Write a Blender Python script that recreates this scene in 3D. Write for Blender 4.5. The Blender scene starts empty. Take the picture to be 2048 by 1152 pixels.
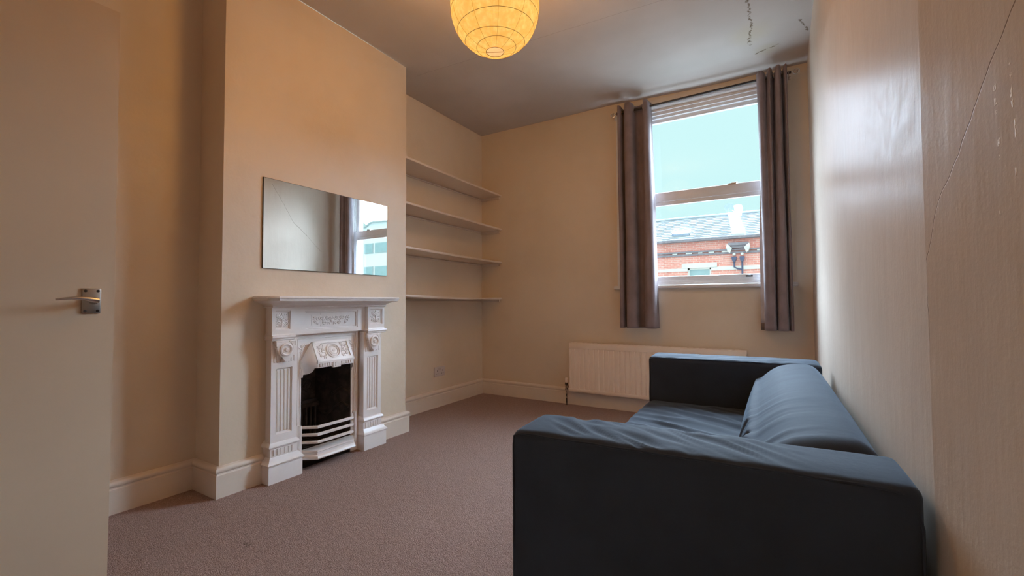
import bpy, bmesh, math, random
from mathutils import Vector, Matrix, noise
random.seed(7)
PI = math.pi
# ------------------------------------------------------------------ camera
scene = bpy.context.scene
C = scene.collection
cam_d = bpy.data.cameras.new('camera'); cam = bpy.data.objects.new('camera', cam_d); C.objects.link(cam)
cam_d.sensor_width = 36.0; cam_d.lens = 880.9 / 2048 * 36.0; cam_d.clip_start = 0.02; cam_d.clip_end = 300
ya, pi_, ro = math.radians(31.048), math.radians(1.8167), math.radians(-.275)
Fv = Vector((-math.sin(ya) * math.cos(pi_), math.cos(ya) * math.cos(pi_), math.sin(pi_)))
Rv = Vector((math.cos(ya), math.sin(ya), 0)); Uv = Rv.cross(Fv)
R2 = Rv * math.cos(ro) + Uv * math.sin(ro); U2 = Uv * math.cos(ro) - Rv * math.sin(ro)
cam.matrix_world = Matrix(((R2.x, U2.x, -Fv.x, 0), (R2.y, U2.y, -Fv.y, 0), (R2.z, U2.z, -Fv.z, 1.0), (0, 0, 0, 1)))
scene.camera = cam
# ------------------------------------------------------------------ sky, daylight, exposure
w = bpy.data.worlds.new('sky'); scene.world = w; w.use_nodes = True
bg = w.node_tree.nodes['Background']; bg.inputs[0].default_value = (0.66, 0.985, 1.0, 1); bg.inputs[1].default_value = .80
sd = bpy.data.lights.new('overcast_daylight', 'SUN'); sun = bpy.data.objects.new('overcast_daylight', sd); C.objects.link(sun)
sd.angle = math.radians(100); sd.energy = 64.0; sd.color = (0.66, 0.83, 1.04)
az, el = math.radians(4), math.radians(39)      # towards the light: azimuth from +Y to +X, elevation
sdir = Vector((math.sin(az) * math.cos(el), math.cos(az) * math.cos(el), math.sin(el)))
sun.rotation_euler = sdir.to_track_quat('Z', 'Y').to_euler(); sun.location = (0, 30, 20)
gd = bpy.data.lights.new('street_bounce', 'SUN'); gsun = bpy.data.objects.new('street_bounce', gd); C.objects.link(gsun)   # daylight thrown up by the pale street
gd.angle = math.radians(95); gd.energy = 2.4; gd.color = (0.60, 0.80, 1.0)
gdir = Vector((0.05, math.cos(math.radians(-42)), math.sin(math.radians(-42)))); gsun.rotation_euler = gdir.to_track_quat('Z', 'Y').to_euler(); gsun.location = (0, 12, -6)
vs = scene.view_settings
vs.view_transform = 'Standard'; vs.look = 'None'; vs.gamma = 1; vs.use_curve_mapping = False; vs.exposure = 0.36
scene.cycles.max_bounces = 16; scene.cycles.diffuse_bounces = 8; scene.cycles.transparent_max_bounces = 24
LAMP = Vector((-1.175, 1.80, 2.464)); LR = 0.221
LAMP_POWER = 43.5

bd_ = bpy.data.lights.new('overcast_behind', 'SUN'); bsun = bpy.data.objects.new('overcast_behind', bd_); C.objects.link(bsun)   # the rest of the bright sky, lights the houses opposite
bd_.angle = math.radians(120); bd_.energy = 1.7; bd_.color = (0.95, 0.98, 1.0)
bsun.rotation_euler = Vector((-.1, -.7, .75)).to_track_quat('Z', 'Y').to_euler(); bsun.location = (0, -10, 20)
# ------------------------------------------------------------------ materials
def lin(r, g, b):
    f = lambda c: (c / 255 / 12.92) if c / 255 <= .04045 else ((c / 255 + .055) / 1.055) ** 2.4
    return (f(r), f(g), f(b), 1)
class NT:
    def __init__(s, name):
        s.m = bpy.data.materials.new(name); s.m.use_nodes = True; s.t = s.m.node_tree
        s.b = s.t.nodes['Principled BSDF']; s.out = s.t.nodes['Material Output']
    def n(s, typ, **kw):
        nd = s.t.nodes.new(typ)
        for k, v in kw.items(): setattr(nd, k, v)
        return nd
    def put(s, sock, v):
        if isinstance(v, bpy.types.NodeSocket): s.t.links.new(v, sock)
        else: sock.default_value = v
    def coord(s, scale=None, rot=None):
        o = s.n('ShaderNodeTexCoord').outputs['Object']
        if scale is None and rot is None: return o
        mp = s.n('ShaderNodeMapping'); s.put(mp.inputs['Vector'], o)
        if scale is not None: mp.inputs['Scale'].default_value = scale
        if rot is not None: mp.inputs['Rotation'].default_value = rot
        return mp.outputs[0]
    def noise(s, vec, scale, detail=3, rough=.55):
        nd = s.n('ShaderNodeTexNoise'); s.put(nd.inputs['Vector'], vec)
        nd.inputs['Scale'].default_value = scale; nd.inputs['Detail'].default_value = detail; nd.inputs['Roughness'].default_value = rough
        return nd.outputs['Fac']
    def math(s, op, a, b=0.0, c=None, clamp=False):
        nd = s.n('ShaderNodeMath', operation=op, use_clamp=clamp); s.put(nd.inputs[0], a); s.put(nd.inputs[1], b)
        if c is not None: s.put(nd.inputs[2], c)
        return nd.outputs[0]
    def vm(s, op, a, b=None, scale=None):
        nd = s.n('ShaderNodeVectorMath', operation=op); s.put(nd.inputs[0], a)
        if b is not None: s.put(nd.inputs[1], b)
        if scale is not None: s.put(nd.inputs['Scale'], scale)
        return nd.outputs['Value'] if op in ('DOT_PRODUCT', 'LENGTH', 'DISTANCE') else nd.outputs[0]
    def ramp(s, v, a, b, lo=0.0, hi=1.0):
        nd = s.n('ShaderNodeMapRange', interpolation_type='SMOOTHSTEP'); s.put(nd.inputs[0], v)
        for i, x in zip((1, 2, 3, 4), (a, b, lo, hi)): nd.inputs[i].default_value = x
        return nd.outputs[0]
    def mix(s, f, a, b):
        nd = s.n('ShaderNodeMix', data_type='RGBA'); s.put(nd.inputs[0], f); s.put(nd.inputs[6], a); s.put(nd.inputs[7], b)
        return nd.outputs[2]
    def bump(s, h, strength, dist, prev=None):
        nd = s.n('ShaderNodeBump'); s.put(nd.inputs['Height'], h); nd.inputs['Strength'].default_value = strength
        nd.inputs['Distance'].default_value = dist
        if prev is not None: s.put(nd.inputs['Normal'], prev)
        return nd.outputs[0]
    def seg(s, P, a, b, wd):
        """1 on the segment a-b, fading to 0 at distance wd"""
        D = Vector(b) - Vector(a)
        pa = s.vm('SUBTRACT', P, tuple(a))
        t = s.math('DIVIDE', s.vm('DOT_PRODUCT', pa, tuple(D)), D.length_squared, clamp=True)
        d = s.vm('LENGTH', s.vm('SUBTRACT', pa, s.vm('SCALE', tuple(D), scale=t)))
        return s.ramp(d, wd * .25, wd, 1, 0)
    def blob(s, P, c, r0, r1):
        return s.ramp(s.vm('DISTANCE', P, tuple(c)), r0, r1, 1, 0)
    def fin(s, col=None, rough=None, normal=None, **kw):
        if col is not None: s.put(s.b.inputs['Base Color'], col)
        if rough is not None: s.put(s.b.inputs['Roughness'], rough)
        if normal is not None: s.put(s.b.inputs['Normal'], normal)
        for k, v in kw.items(): s.put(s.b.inputs[k.replace('_', ' ')], v)
        return s.m

def simple(name, col, rough=.5, var=.06, nscale=30, bump=.0, bdist=.002, **kw):
    t = NT(name); P = t.coord(); n = t.noise(P, nscale, 4)
    c2 = tuple(x * (1 - var * 2) for x in col[:3]) + (1,)
    nm = t.bump(n, bump, bdist) if bump else None
    return t.fin(t.mix(n, col, c2), rough, nm, **kw)

WALL = (0.765, 0.655, 0.52, 1)
def wall_paint(name, col=WALL, rough=.45, bs=.25):
    t = NT(name); P = t.coord()
    big = t.noise(P, 1.7, 3); fine = t.noise(P, 90, 3); mid = t.noise(P, 9, 4)
    c = t.mix(t.ramp(big, .35, .7), col, (col[0] * .93, col[1] * .92, col[2] * .90, 1))
    nm = t.bump(mid, .25, .010); nm = t.bump(fine, bs, .0012, nm)
    return t.fin(c, t.ramp(mid, .3, .7, rough - .05, rough + .08), nm)
M = {}
M['wall'] = wall_paint('cream_wall_paint')
# right hand wall: glossier, trowel marks, cracks and scrapes
def right_wall():
    t = NT('glossy_patched_wall_paint'); P = t.coord()
    big = t.noise(P, 2.2, 4)
    streak = t.noise(t.coord(scale=(1, 5.0, .8)), 3.5, 4)
    fine = t.noise(P, 120, 3); mid = t.noise(P, 26, 5, .65)
    wob = t.noise(P, 12, 3)
    Pw = t.vm('ADD', P, t.vm('SCALE', (0.0, 1.0, 0.35), scale=t.math('MULTIPLY', t.math('SUBTRACT', wob, .5), .022)))
    Pc = t.vm('MULTIPLY', Pw, (0.0, 1.0, 1.0))
    cr = t.seg(Pc, (0, .70, 1.398), (0, .887, 1.227), .0017)
    cr = t.math('MAXIMUM', cr, t.seg(Pc, (0, .887, 1.227), (0, .958, 1.161), .0015))
    cr = t.math('MAXIMUM', cr, t.seg(Pc, (0, .958, 1.161), (0, 1.016, 1.069), .0013))
    cr = t.math('MAXIMUM', cr, t.seg(Pc, (0, 1.016, 1.069), (0, 1.019, .86), .0011))
    cr2 = t.seg(Pc, (0, 1.067, 1.365), (0, 1.078, 1.30), .0028)
    br = t.ramp(t.noise(P, 75, 3), .50, .60)
    sc = t.math('MULTIPLY', t.math('MAXIMUM', t.seg(Pc, (0, .797, 1.287), (0, .792, 1.11), .0042), t.seg(Pc, (0, .761, 1.285), (0, .757, 1.15), .003)), br)
    c = t.mix(t.ramp(big, .35, .7), (0.62, 0.54, 0.46, 1), (0.57, 0.495, 0.42, 1))
    c = t.mix(t.ramp(streak, .5, .75, 0, .5), c, (0.62, 0.56, 0.48, 1))
    cr3 = t.math("MAXIMUM", t.seg(Pc, (0, 3.03, 2.436), (0, 3.31, 2.01), .0045), t.seg(Pc, (0, 3.31, 2.01), (0, 3.49, 1.87), .007))
    cr3 = t.math('MAXIMUM', cr3, t.seg(Pc, (0, 3.49, 1.87), (0, 3.70, 1.68), .0035))
    cr = t.math('MAXIMUM', cr, t.math('MULTIPLY', cr3, .6))
    c = t.mix(t.math('MULTIPLY', t.math('MAXIMUM', cr, t.math('MULTIPLY', cr2, .5)), .75), c, (0.16, .12, .09, 1))
    c = t.mix(t.math('MULTIPLY', sc, .8), c, (0.85, .80, .70, 1))
    nm = t.bump(streak, .18, .010); nm = t.bump(mid, .22, .003, nm); nm = t.bump(fine, .30, .0008, nm)
    nm = t.bump(t.math('SUBTRACT', sc, cr), .6, .001, nm)
    return t.fin(c, t.ramp(mid, .3, .7, .30, .40), nm, Specular_IOR_Level=.0015)
M['rwall'] = right_wall()
def ceiling_mat():
    t = NT('stained_ceiling_paint'); P = t.coord()
    wob = t.noise(P, 7, 4); wob2 = t.noise(P, 22, 5, .7)
    Pz = t.vm('MULTIPLY', P, (1, 1, 0))
    P1 = t.vm('ADD', Pz, t.vm('SCALE', (0.3, 1.0, 0), scale=t.math('MULTIPLY', t.math('SUBTRACT', wob, .5), .02)))
    P2 = t.vm('ADD', Pz, t.vm('SCALE', (1.0, .45, 0), scale=t.math('MULTIPLY', t.math('SUBTRACT', wob2, .5), .07)))
    join = t.math('MULTIPLY', t.seg(P1, (-2.52, 2.66, 0), (-.30, 2.79, 0), .0032), .6)
    cr = t.seg(P2, (-.12, 2.95, 0), (-.115, 3.34, 0), .010)
    cr = t.math('MAXIMUM', cr, t.seg(P2, (-.115, 3.34, 0), (-.14, 3.60, 0), .010))
    cr = t.math('MAXIMUM', cr, t.seg(P2, (-.10, 3.76, 0), (.04, 3.70, 0), .011))
    cr = t.math('MAXIMUM', cr, t.seg(P2, (.17, 3.45, 0), (.22, 3.62, 0), .008))
    br = t.ramp(t.noise(P, 42, 4), .38, .52)
    cr = t.math('MULTIPLY', cr, br)
    st = t.math('MAXIMUM', t.blob(P2, (-.12, 3.45, 0), .03, .20), t.blob(P2, (-.03, 3.73, 0), .03, .11))
    big = t.noise(P, 1.5, 3)
    c = t.mix(t.ramp(big, .3, .7), (0.56, .51, .47, 1), (0.50, .455, .415, 1))
    c = t.mix(t.math('MULTIPLY', st, .35), c, (0.50, .43, .27, 1))
    c = t.mix(t.math('MULTIPLY', join, .5), c, (0.16, .11, .07, 1))
    c = t.mix(t.math('MULTIPLY', cr, .85), c, (0.13, .085, .045, 1))
    nm = t.bump(t.noise(P, 60, 3), .15, .0015); nm = t.bump(t.math('SUBTRACT', 0.0, t.math('MAXIMUM', cr, join)), .5, .002, nm)
    return t.fin(c, .65, nm, Specular_IOR_Level=.06)
M['ceil'] = ceiling_mat()
def carpet_mat():
    t = NT('brown_grey_carpet'); P = t.coord()
    v = t.n('ShaderNodeTexVoronoi'); t.put(v.inputs['Vector'], P); v.inputs['Scale'].default_value = 170
    n1 = t.noise(P, 260, 4, .7); n2 = t.noise(P, 3.0, 3); n3 = t.noise(P, 55, 3)
    c = t.mix(t.ramp(n1, .36, .66), (0.24, .15, .125, 1), (0.66, .50, .45, 1))
    c = t.mix(t.ramp(n3, .35, .75, 0, .35), c, (0.20, .13, .11, 1))
    c = t.mix(t.ramp(n2, .35, .75, 0, .25), c, (0.42, .31, .27, 1))
    for q, r in (((-.93, 1.23, 0), .05), ((-1.13, 2.1, 0), .05), ((-1.9, 1.02, 0), .03)):
        Pd = t.vm('ADD', P, t.vm('SCALE', (1.0, .6, 0), scale=t.math('MULTIPLY', t.math('SUBTRACT', n3, .5), .12)))
        c = t.mix(t.math('MULTIPLY', t.blob(Pd, q, r * .2, r), .5), c, (0.05, .035, .03, 1))
    h = t.math('ADD', n1, t.math('MULTIPLY', v.outputs['Distance'], -.8))
    nm = t.bump(h, .9, .006); nm = t.bump(n3, .3, .006, nm)
    return t.fin(c, .95, nm, Specular_IOR_Level=.15)
M['carpet'] = carpet_mat()
M['gloss_cream'] = simple('cream_gloss_paint', (0.82, .73, .63, 1), .28, .04, 14, .12, .004)
M['white_paint'] = simple('white_gloss_paint', (0.90, .87, .85, 1), .28, .04, 22, .12, .002)
M['door'] = simple('cream_door_paint', (0.68, .54, .395, 1), .34, .04, 6, .10, .004)
M['shelf'] = simple('cream_shelf_paint', (0.76, .66, .56, 1), .4, .05, 12, .1, .003)
M['rad'] = simple('radiator_enamel', (0.95, .84, .72, 1), .33, .03, 10)
M['window_paint'] = simple('white_window_paint', (0.80, .79, .78, 1), .32, .10, 14, .15, .003)
def fabric(name, col, wv=900, sheen=.3, rough=.85, bd=.0006):
    t = NT(name); P = t.coord(); n = t.noise(P, 6, 4); f = t.noise(t.coord(scale=(1, 1, 1)), wv, 2)
    d = tuple(x * .75 for x in col[:3]) + (1,)
    nm = t.bump(f, .4, bd); nm = t.bump(t.noise(P, 40, 3), .15, .003, nm)
    return t.fin(t.mix(t.ramp(n, .3, .75), col, d), rough, nm, Sheen_Weight=sheen, Sheen_Roughness=.4)
def sofa_mat():
    t = NT('slate_cotton_sofa_cover'); P = t.coord(); n = t.noise(P, 5, 4); f = t.noise(P, 700, 2); lint = t.noise(P, 260, 2)
    c = t.mix(t.ramp(n, .3, .75), (0.044, .058, .082, 1), (0.036, .047, .066, 1))
    c = t.mix(t.ramp(lint, .76, .80, 0, .2), c, (0.30, .30, .32, 1))
    nm = t.bump(f, .35, .0006); nm = t.bump(t.noise(P, 30, 4), .2, .004, nm)
    return t.fin(c, .8, nm, Sheen_Weight=.2, Sheen_Roughness=.4, Sheen_Tint=(.6, .8, 1, 1), Specular_IOR_Level=.15)
M['sofa'] = sofa_mat()
M['curtain'] = fabric('taupe_grey_curtain_fabric', (0.27, .215, .225, 1), 800, .25)
M['lining'] = fabric('white_curtain_lining', (0.72, .71, .76, 1), 800, .1)
M['hem'] = fabric('brown_curtain_hem', (0.22, .17, .14, 1), 800, .1)
M['chrome'] = simple('satin_chrome', (0.62, .60, .57, 1), .24, .05, 60, Metallic=1.0)
M['nickel'] = simple('satin_nickel_plate', (0.50, .47, .43, 1), .33, .08, 60, Metallic=1.0)
M['dark_metal'] = simple('dark_metal', (0.06, .055, .055, 1), .35, .2, 60, Metallic=.7)
M['black'] = simple('black_recess', (0.01, .01, .01, 1), .6)
def iron():
    t = NT('sooty_black_iron'); P = t.coord(); n = t.noise(P, 18, 5, .65)
    c = t.mix(t.ramp(n, .4, .7), (0.03, .026, .025, 1), (0.10, .08, .072, 1))
    return t.fin(c, t.ramp(n, .3, .7, .28, .55), t.bump(t.noise(P, 60, 4), .3, .003), Specular_IOR_Level=.6)
M['iron'] = iron()
t = NT('mirror_silvering'); M['mirror'] = t.fin((0.86, .90, .90, 1), 0.004, Metallic=1.0)
M['mirror_edge'] = simple('dark_green_glass_edge', (0.03, .05, .045, 1), .15)
M['plastic'] = simple('white_socket_plastic', (0.66, .60, .58, 1), .3, .03)
M['copper'] = NT('worn_painted_pipe')
_t = M['copper']; _P = _t.coord(); _n = _t.noise(_P, 55, 3)
M['copper'] = _t.fin(_t.mix(_t.ramp(_n, .46, .54), (0.03, .025, .02, 1), (0.45, .36, .27, 1)), .4)
def glass():
    t = NT('clear_window_glass'); t.t.nodes.remove(t.b)
    tr = t.n('ShaderNodeBsdfTransparent'); tr.inputs[0].default_value = (.96, .985, .98, 1)
    gl = t.n('ShaderNodeBsdfGlossy'); gl.inputs['Roughness'].default_value = .01
    ge = t.n('ShaderNodeNewGeometry'); cs = t.math('ABSOLUTE', t.vm('DOT_PRODUCT', ge.outputs['Normal'], ge.outputs['Incoming']))
    fac = t.math('ADD', .05, t.math('MULTIPLY', t.math('POWER', t.math('SUBTRACT', 1.0, cs, clamp=True), 5.0), .9))
    mx = t.n('ShaderNodeMixShader')
    t.t.links.new(fac, mx.inputs[0]); t.t.links.new(tr.outputs[0], mx.inputs[1]); t.t.links.new(gl.outputs[0], mx.inputs[2])
    t.t.links.new(mx.outputs[0], t.out.inputs[0]); return t.m
M['glass'] = glass()
def paper(name, col, col2, strength, transp):
    t = NT(name); t.t.nodes.remove(t.b); P = t.coord()
    v = t.n('ShaderNodeTexVoronoi'); t.put(v.inputs['Vector'], t.coord(scale=(1, 1, .6))); v.inputs['Scale'].default_value = 45
    n = t.noise(P, 28, 5, .7); n2 = t.noise(P, 5, 2)
    e = t.n('ShaderNodeEmission')
    c = t.mix(t.ramp(t.math('ADD', n, t.math('MULTIPLY', v.outputs['Distance'], .25)), .35, .75), col, col2)
    t.put(e.inputs[0], c); t.put(e.inputs[1], t.math('MULTIPLY', t.ramp(n2, .3, .7, .92, 1.06), strength))
    tr = t.n('ShaderNodeBsdfTransparent'); tr.inputs[0].default_value = (transp, transp, transp, 1)
    ad = t.n('ShaderNodeAddShader')
    t.t.links.new(e.outputs[0], ad.inputs[0]); t.t.links.new(tr.outputs[0], ad.inputs[1]); t.t.links.new(ad.outputs[0], t.out.inputs[0])
    return t.m
M['paper'] = paper('glowing_rice_paper', (1.0, .66, .18, 1), (1.0, .46, .085, 1), .62, .35)
M['paper_end'] = paper('pale_peach_paper', (1.0, .55, .24, 1), (.95, .50, .2, 1), .8, .15)
M['wire'] = simple('thin_brown_wire', (0.16, .075, .01, 1), .7)
# outdoors
def brick_mat(name, c1, c2, cm, sc):
    t = NT(name); P = t.coord()
    sp = t.n('ShaderNodeSeparateXYZ'); t.put(sp.inputs[0], P)
    cb = t.n('ShaderNodeCombineXYZ'); t.put(cb.inputs[0], t.math('ADD', sp.outputs[0], sp.outputs[1])); t.put(cb.inputs[1], sp.outputs[2])
    b = t.n('ShaderNodeTexBrick'); t.put(b.inputs['Vector'], cb.outputs[0])
    b.inputs['Color1'].default_value = c1; b.inputs['Color2'].default_value = c2; b.inputs['Mortar'].default_value = cm
    b.inputs['Scale'].default_value = 1.0; b.inputs['Brick Width'].default_value = .225 * sc; b.inputs['Row Height'].default_value = .075 * sc; b.inputs['Mortar Size'].default_value = .008 * sc
    n = t.noise(P, 8, 5, .7)
    c = t.mix(t.ramp(n, .5, .72, 0, .45), b.outputs['Color'], (c2[0] * .45, c2[1] * .45, c2[2] * .5, 1))
    return t.fin(c, .9, t.bump(b.outputs['Fac'], .3, -.004))
M['brick'] = brick_mat('pale_red_brick', (0.96, .42, .35, 1), (0.86, .34, .29, 1), (.95, .66, .60, 1), 1)
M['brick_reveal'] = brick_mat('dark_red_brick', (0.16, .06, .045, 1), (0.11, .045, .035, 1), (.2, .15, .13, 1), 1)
M['roof_tile'] = simple('grey_roof_tile', (0.42, .47, .52, 1), .6, .12, 6)
M['render_white'] = simple('white_render', (0.95, .97, 1.0, 1), .7, .04, 4)
M['stone_white'] = simple('white_painted_stone', (0.98, .95, .92, 1), .7, .12, 5)
M['stone_dark'] = simple('weathered_cornice_stone', (0.45, .40, .46, 1), .8, .3, 9)
M['pipe_blue'] = simple('blue_black_pipe', (0.10, .12, .22, 1), .5)
M['dish'] = simple('grey_dish_metal', (0.55, .66, .80, 1), .6, .2, 30)
M['far_glass'] = simple('pale_reflecting_glass', (0.45, .62, .66, 1), .1, .15, 3)
M['asphalt'] = simple('grey_asphalt', (0.12, .12, .125, 1), .9, .2, 20, .3)
M['roof_slate'] = simple('pale_roof_edge', (0.55, .6, .62, 1), .7)

# ------------------------------------------------------------------ mesh helpers
def box(bm, a, b, mi=0):
    (x0, y0, z0), (x1, y1, z1) = a, b
    x0, x1 = sorted((x0, x1)); y0, y1 = sorted((y0, y1)); z0, z1 = sorted((z0, z1))
    v = [bm.verts.new(p) for p in ((x0, y0, z0), (x1, y0, z0), (x1, y1, z0), (x0, y1, z0), (x0, y0, z1), (x1, y0, z1), (x1, y1, z1), (x0, y1, z1))]
    fs = []
    for f in ((0, 3, 2, 1), (4, 5, 6, 7), (0, 1, 5, 4), (1, 2, 6, 5), (2, 3, 7, 6), (3, 0, 4, 7)):
        fc = bm.faces.new([v[i] for i in f]); fc.material_index = mi; fs.append(fc)
    return v
def bbox_bm(parts, bev=0.0, seg=2):
    bm = bmesh.new()
    for a, b in parts:
        t = bmesh.new(); box(t, a, b)
        if bev: bmesh.ops.bevel(t, geom=list(t.edges), offset=min(bev, .45 * min(abs(a[i] - b[i]) for i in range(3))), segments=seg, affect='EDGES', profile=.5)
        merge(bm, t)
    return bm
def merge(bm, other):
    me = bpy.data.meshes.new('tmp'); other.to_mesh(me); other.free(); bm.from_mesh(me); bpy.data.meshes.remove(me)
def prism(bm, pts, ax, a, b, mi=0):
    """extrude polygon pts (2D in the other two axes, in axis order) along axis ax from a to b"""
    def P(p, t):
        q = list(p); q.insert(ax, t); return q
    v0 = [bm.verts.new(P(p, a)) for p in pts]; v1 = [bm.verts.new(P(p, b)) for p in pts]
    n = len(pts)
    for vv in (v0, list(reversed(v1))):
        f = bm.faces.new(vv); f.material_index = mi
    for i in range(n):
        f = bm.faces.new([v0[i], v1[i], v1[(i + 1) % n], v0[(i + 1) % n]]); f.material_index = mi
def tube(bm, pts, r, n=8, closed=False, cap=True, flat=None):
    """tube along pts; r number or list"""
    pts = [Vector(p) for p in pts]; N = len(pts); rs = r if isinstance(r, (list, tuple)) else [r] * N
    rings = []; prev = None
    for i, p in enumerate(pts):
        if closed: d = pts[(i + 1) % N] - pts[i - 1]
        else: d = pts[min(i + 1, N - 1)] - pts[max(i - 1, 0)]
        d.normalize()
        if prev is None:
            u = d.orthogonal().normalized()
        else:
            u = (prev - d * prev.dot(d)).normalized()
        prev = u; w_ = d.cross(u)
        rings.append([bm.verts.new(p + (u * math.cos(2 * PI * k / n) + w_ * math.sin(2 * PI * k / n)) * rs[i]) for k in range(n)])
    for i in range(N if closed else N - 1):
        a, b = rings[i], rings[(i + 1) % N]
        sh = 0
        if closed and i == N - 1:
            sh = min(range(n), key=lambda s: (a[0].co - b[s].co).length)
        for k in range(n): bm.faces.new([a[k], a[(k + 1) % n], b[(k + 1 + sh) % n], b[(k + sh) % n]])
    if cap and not closed:
        bm.faces.new(list(reversed(rings[0]))); bm.faces.new(rings[-1])
def lathe(bm, prof, c, n=32, ax=Vector((0, 0, 1)), cap=False):
    """prof: (r, h) list revolved about ax through c"""
    ax = Vector(ax).normalized(); u = ax.orthogonal().normalized(); v = ax.cross(u); c = Vector(c); rings = []
    for r, h in prof:
        if r < 1e-6: rings.append([bm.verts.new(c + ax * h)])
        else: rings.append([bm.verts.new(c + ax * h + (u * math.cos(2 * PI * k / n) + v * math.sin(2 * PI * k / n)) * r) for k in range(n)])
    for a, b in zip(rings, rings[1:]):
        for k in range(n):
            k2 = (k + 1) % n
            if len(a) == 1 and len(b) == 1: continue
            if len(a) == 1: bm.faces.new([a[0], b[k], b[k2]])
            elif len(b) == 1: bm.faces.new([a[k], b[0], a[k2]])
            else: bm.faces.new([a[k], b[k], b[k2], a[k2]])
def sweep(bm, path, prof, side=1):
    """horizontal path (x,y) list; prof (offset, z); offset to the right of travel * side, mitred"""
    path = [Vector(p) for p in path]; N = len(path); rows = []
    for i, p in enumerate(path):
        ns = []
        if i > 0: d = (path[i] - path[i - 1]).normalized(); ns.append(Vector((d.y, -d.x)) * side)
        if i < N - 1: d = (path[i + 1] - path[i]).normalized(); ns.append(Vector((d.y, -d.x)) * side)
        m = ns[0] if len(ns) == 1 else (ns[0] + ns[1]) / (1 + ns[0].dot(ns[1]))
        rows.append([bm.verts.new((p.x + m.x * o, p.y + m.y * o, z)) for o, z in prof])
    for a, b in zip(rows, rows[1:]):
        for k in range(len(prof) - 1): bm.faces.new([a[k], b[k], b[k + 1], a[k + 1]])
    bm.faces.new(rows[0]); bm.faces.new(list(reversed(rows[-1])))

def smooth(me, ang=38):
    bm = bmesh.new(); bm.from_mesh(me)
    bmesh.ops.recalc_face_normals(bm, faces=bm.faces)
    a = math.radians(ang)
    for e in bm.edges:
        e.smooth = not (len(e.link_faces) == 2 and e.calc_face_angle(0) > a)
    for f in bm.faces: f.smooth = True
    bm.to_mesh(me); bm.free()
def wloc(o):
    v = Vector((0, 0, 0))
    while o is not None: v += o.location; o = o.parent
    return v
def obj(name, bm, mat, parent=None, origin=None, ang=38, recalc=True):
    me = bpy.data.meshes.new(name); bm.to_mesh(me); bm.free()
    mats = mat if isinstance(mat, (list, tuple)) else [mat]
    for m in mats: me.materials.append(M[m] if isinstance(m, str) else m)
    smooth(me, ang)
    o = bpy.data.objects.new(name, me); C.objects.link(o)
    if origin is None:
        if parent is None: org = Vector((0, 0, 0))
        else:
            co = [v.co for v in me.vertices]
            org = Vector([(min(c[i] for c in co) + max(c[i] for c in co)) / 2 for i in range(3)])
    else: org = Vector(origin)
    me.transform(Matrix.Translation(-org))
    if parent is not None:
        o.parent = parent; o.location = org - wloc(parent)
    else: o.location = org
    return o
def tag(o, label, cat, group=None):
    o['label'] = label; o['category'] = cat
    if group: o['group'] = group
    return o
def thing(name, loc, label, cat, group=None):
    o = bpy.data.objects.new(name, None); C.objects.link(o); o.location = loc; o.empty_display_size = .05
    return tag(o, label, cat, group)
def struct(name, bm, mat, **kw):
    o = obj(name, bm, mat, **kw); o['kind'] = 'structure'; return o
def auto_base(bm):
    co = [v.co for v in bm.verts]
    return ((min(c.x for c in co) + max(c.x for c in co)) / 2, (min(c.y for c in co) + max(c.y for c in co)) / 2, min(c.z for c in co))

# ------------------------------------------------------------------ room dimensions (metres, floor at z = 0)
XA, XC, XR, YB, ZC = -2.814, -2.49, -2.74, 4.028, 2.866
Y1, Y2, YF, ZW = 1.19, 2.523, -.25, 2.866
XL = -2.95
# floor
bm = bmesh.new(); box(bm, (XL, YF - 1.6, -.12), (.65, YB + .30, 0)); struct('floor', bm, 'carpet')
# ceiling: grid with a shallow dip along the window wall
bm = bmesh.new(); xs = [XL + (0.65 - XL) * i / 40 for i in range(41)]; ysn = [YF - 1.6 + i * .25 for i in range(21)] + [3.66 + .03 * i for i in range(0, 17)] + [YB + .3]
ysn = sorted(set(round(y, 4) for y in ysn))
def sst(a, b, x): t = min(1, max(0, (x - a) / (b - a))); return t * t * (3 - 2 * t)
def cz(x, y):
    dip = .030 * sst(-1.5, -.3, x)
    z = ZC - dip * sst(3.75, 3.99, y)
    z -= .008 * sst(-1.35, -1.0, x) * sst(3.885, 3.915, y)
    return z + .004 * (noise.noise(Vector((x * 1.4, y * 1.4, 0))))
g = [[bm.verts.new((x, y, cz(x, y))) for y in ysn] for x in xs]
for i in range(len(xs) - 1):
    for j in range(len(ysn) - 1): bm.faces.new([g[i][j], g[i][j + 1], g[i + 1][j + 1], g[i + 1][j]])
t = bmesh.new(); box(t, (XL, YF - 1.6, ZC + .02), (.65, YB + .3, ZC + .14)); merge(bm, t)
struct('ceiling', bm, 'ceil')
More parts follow.
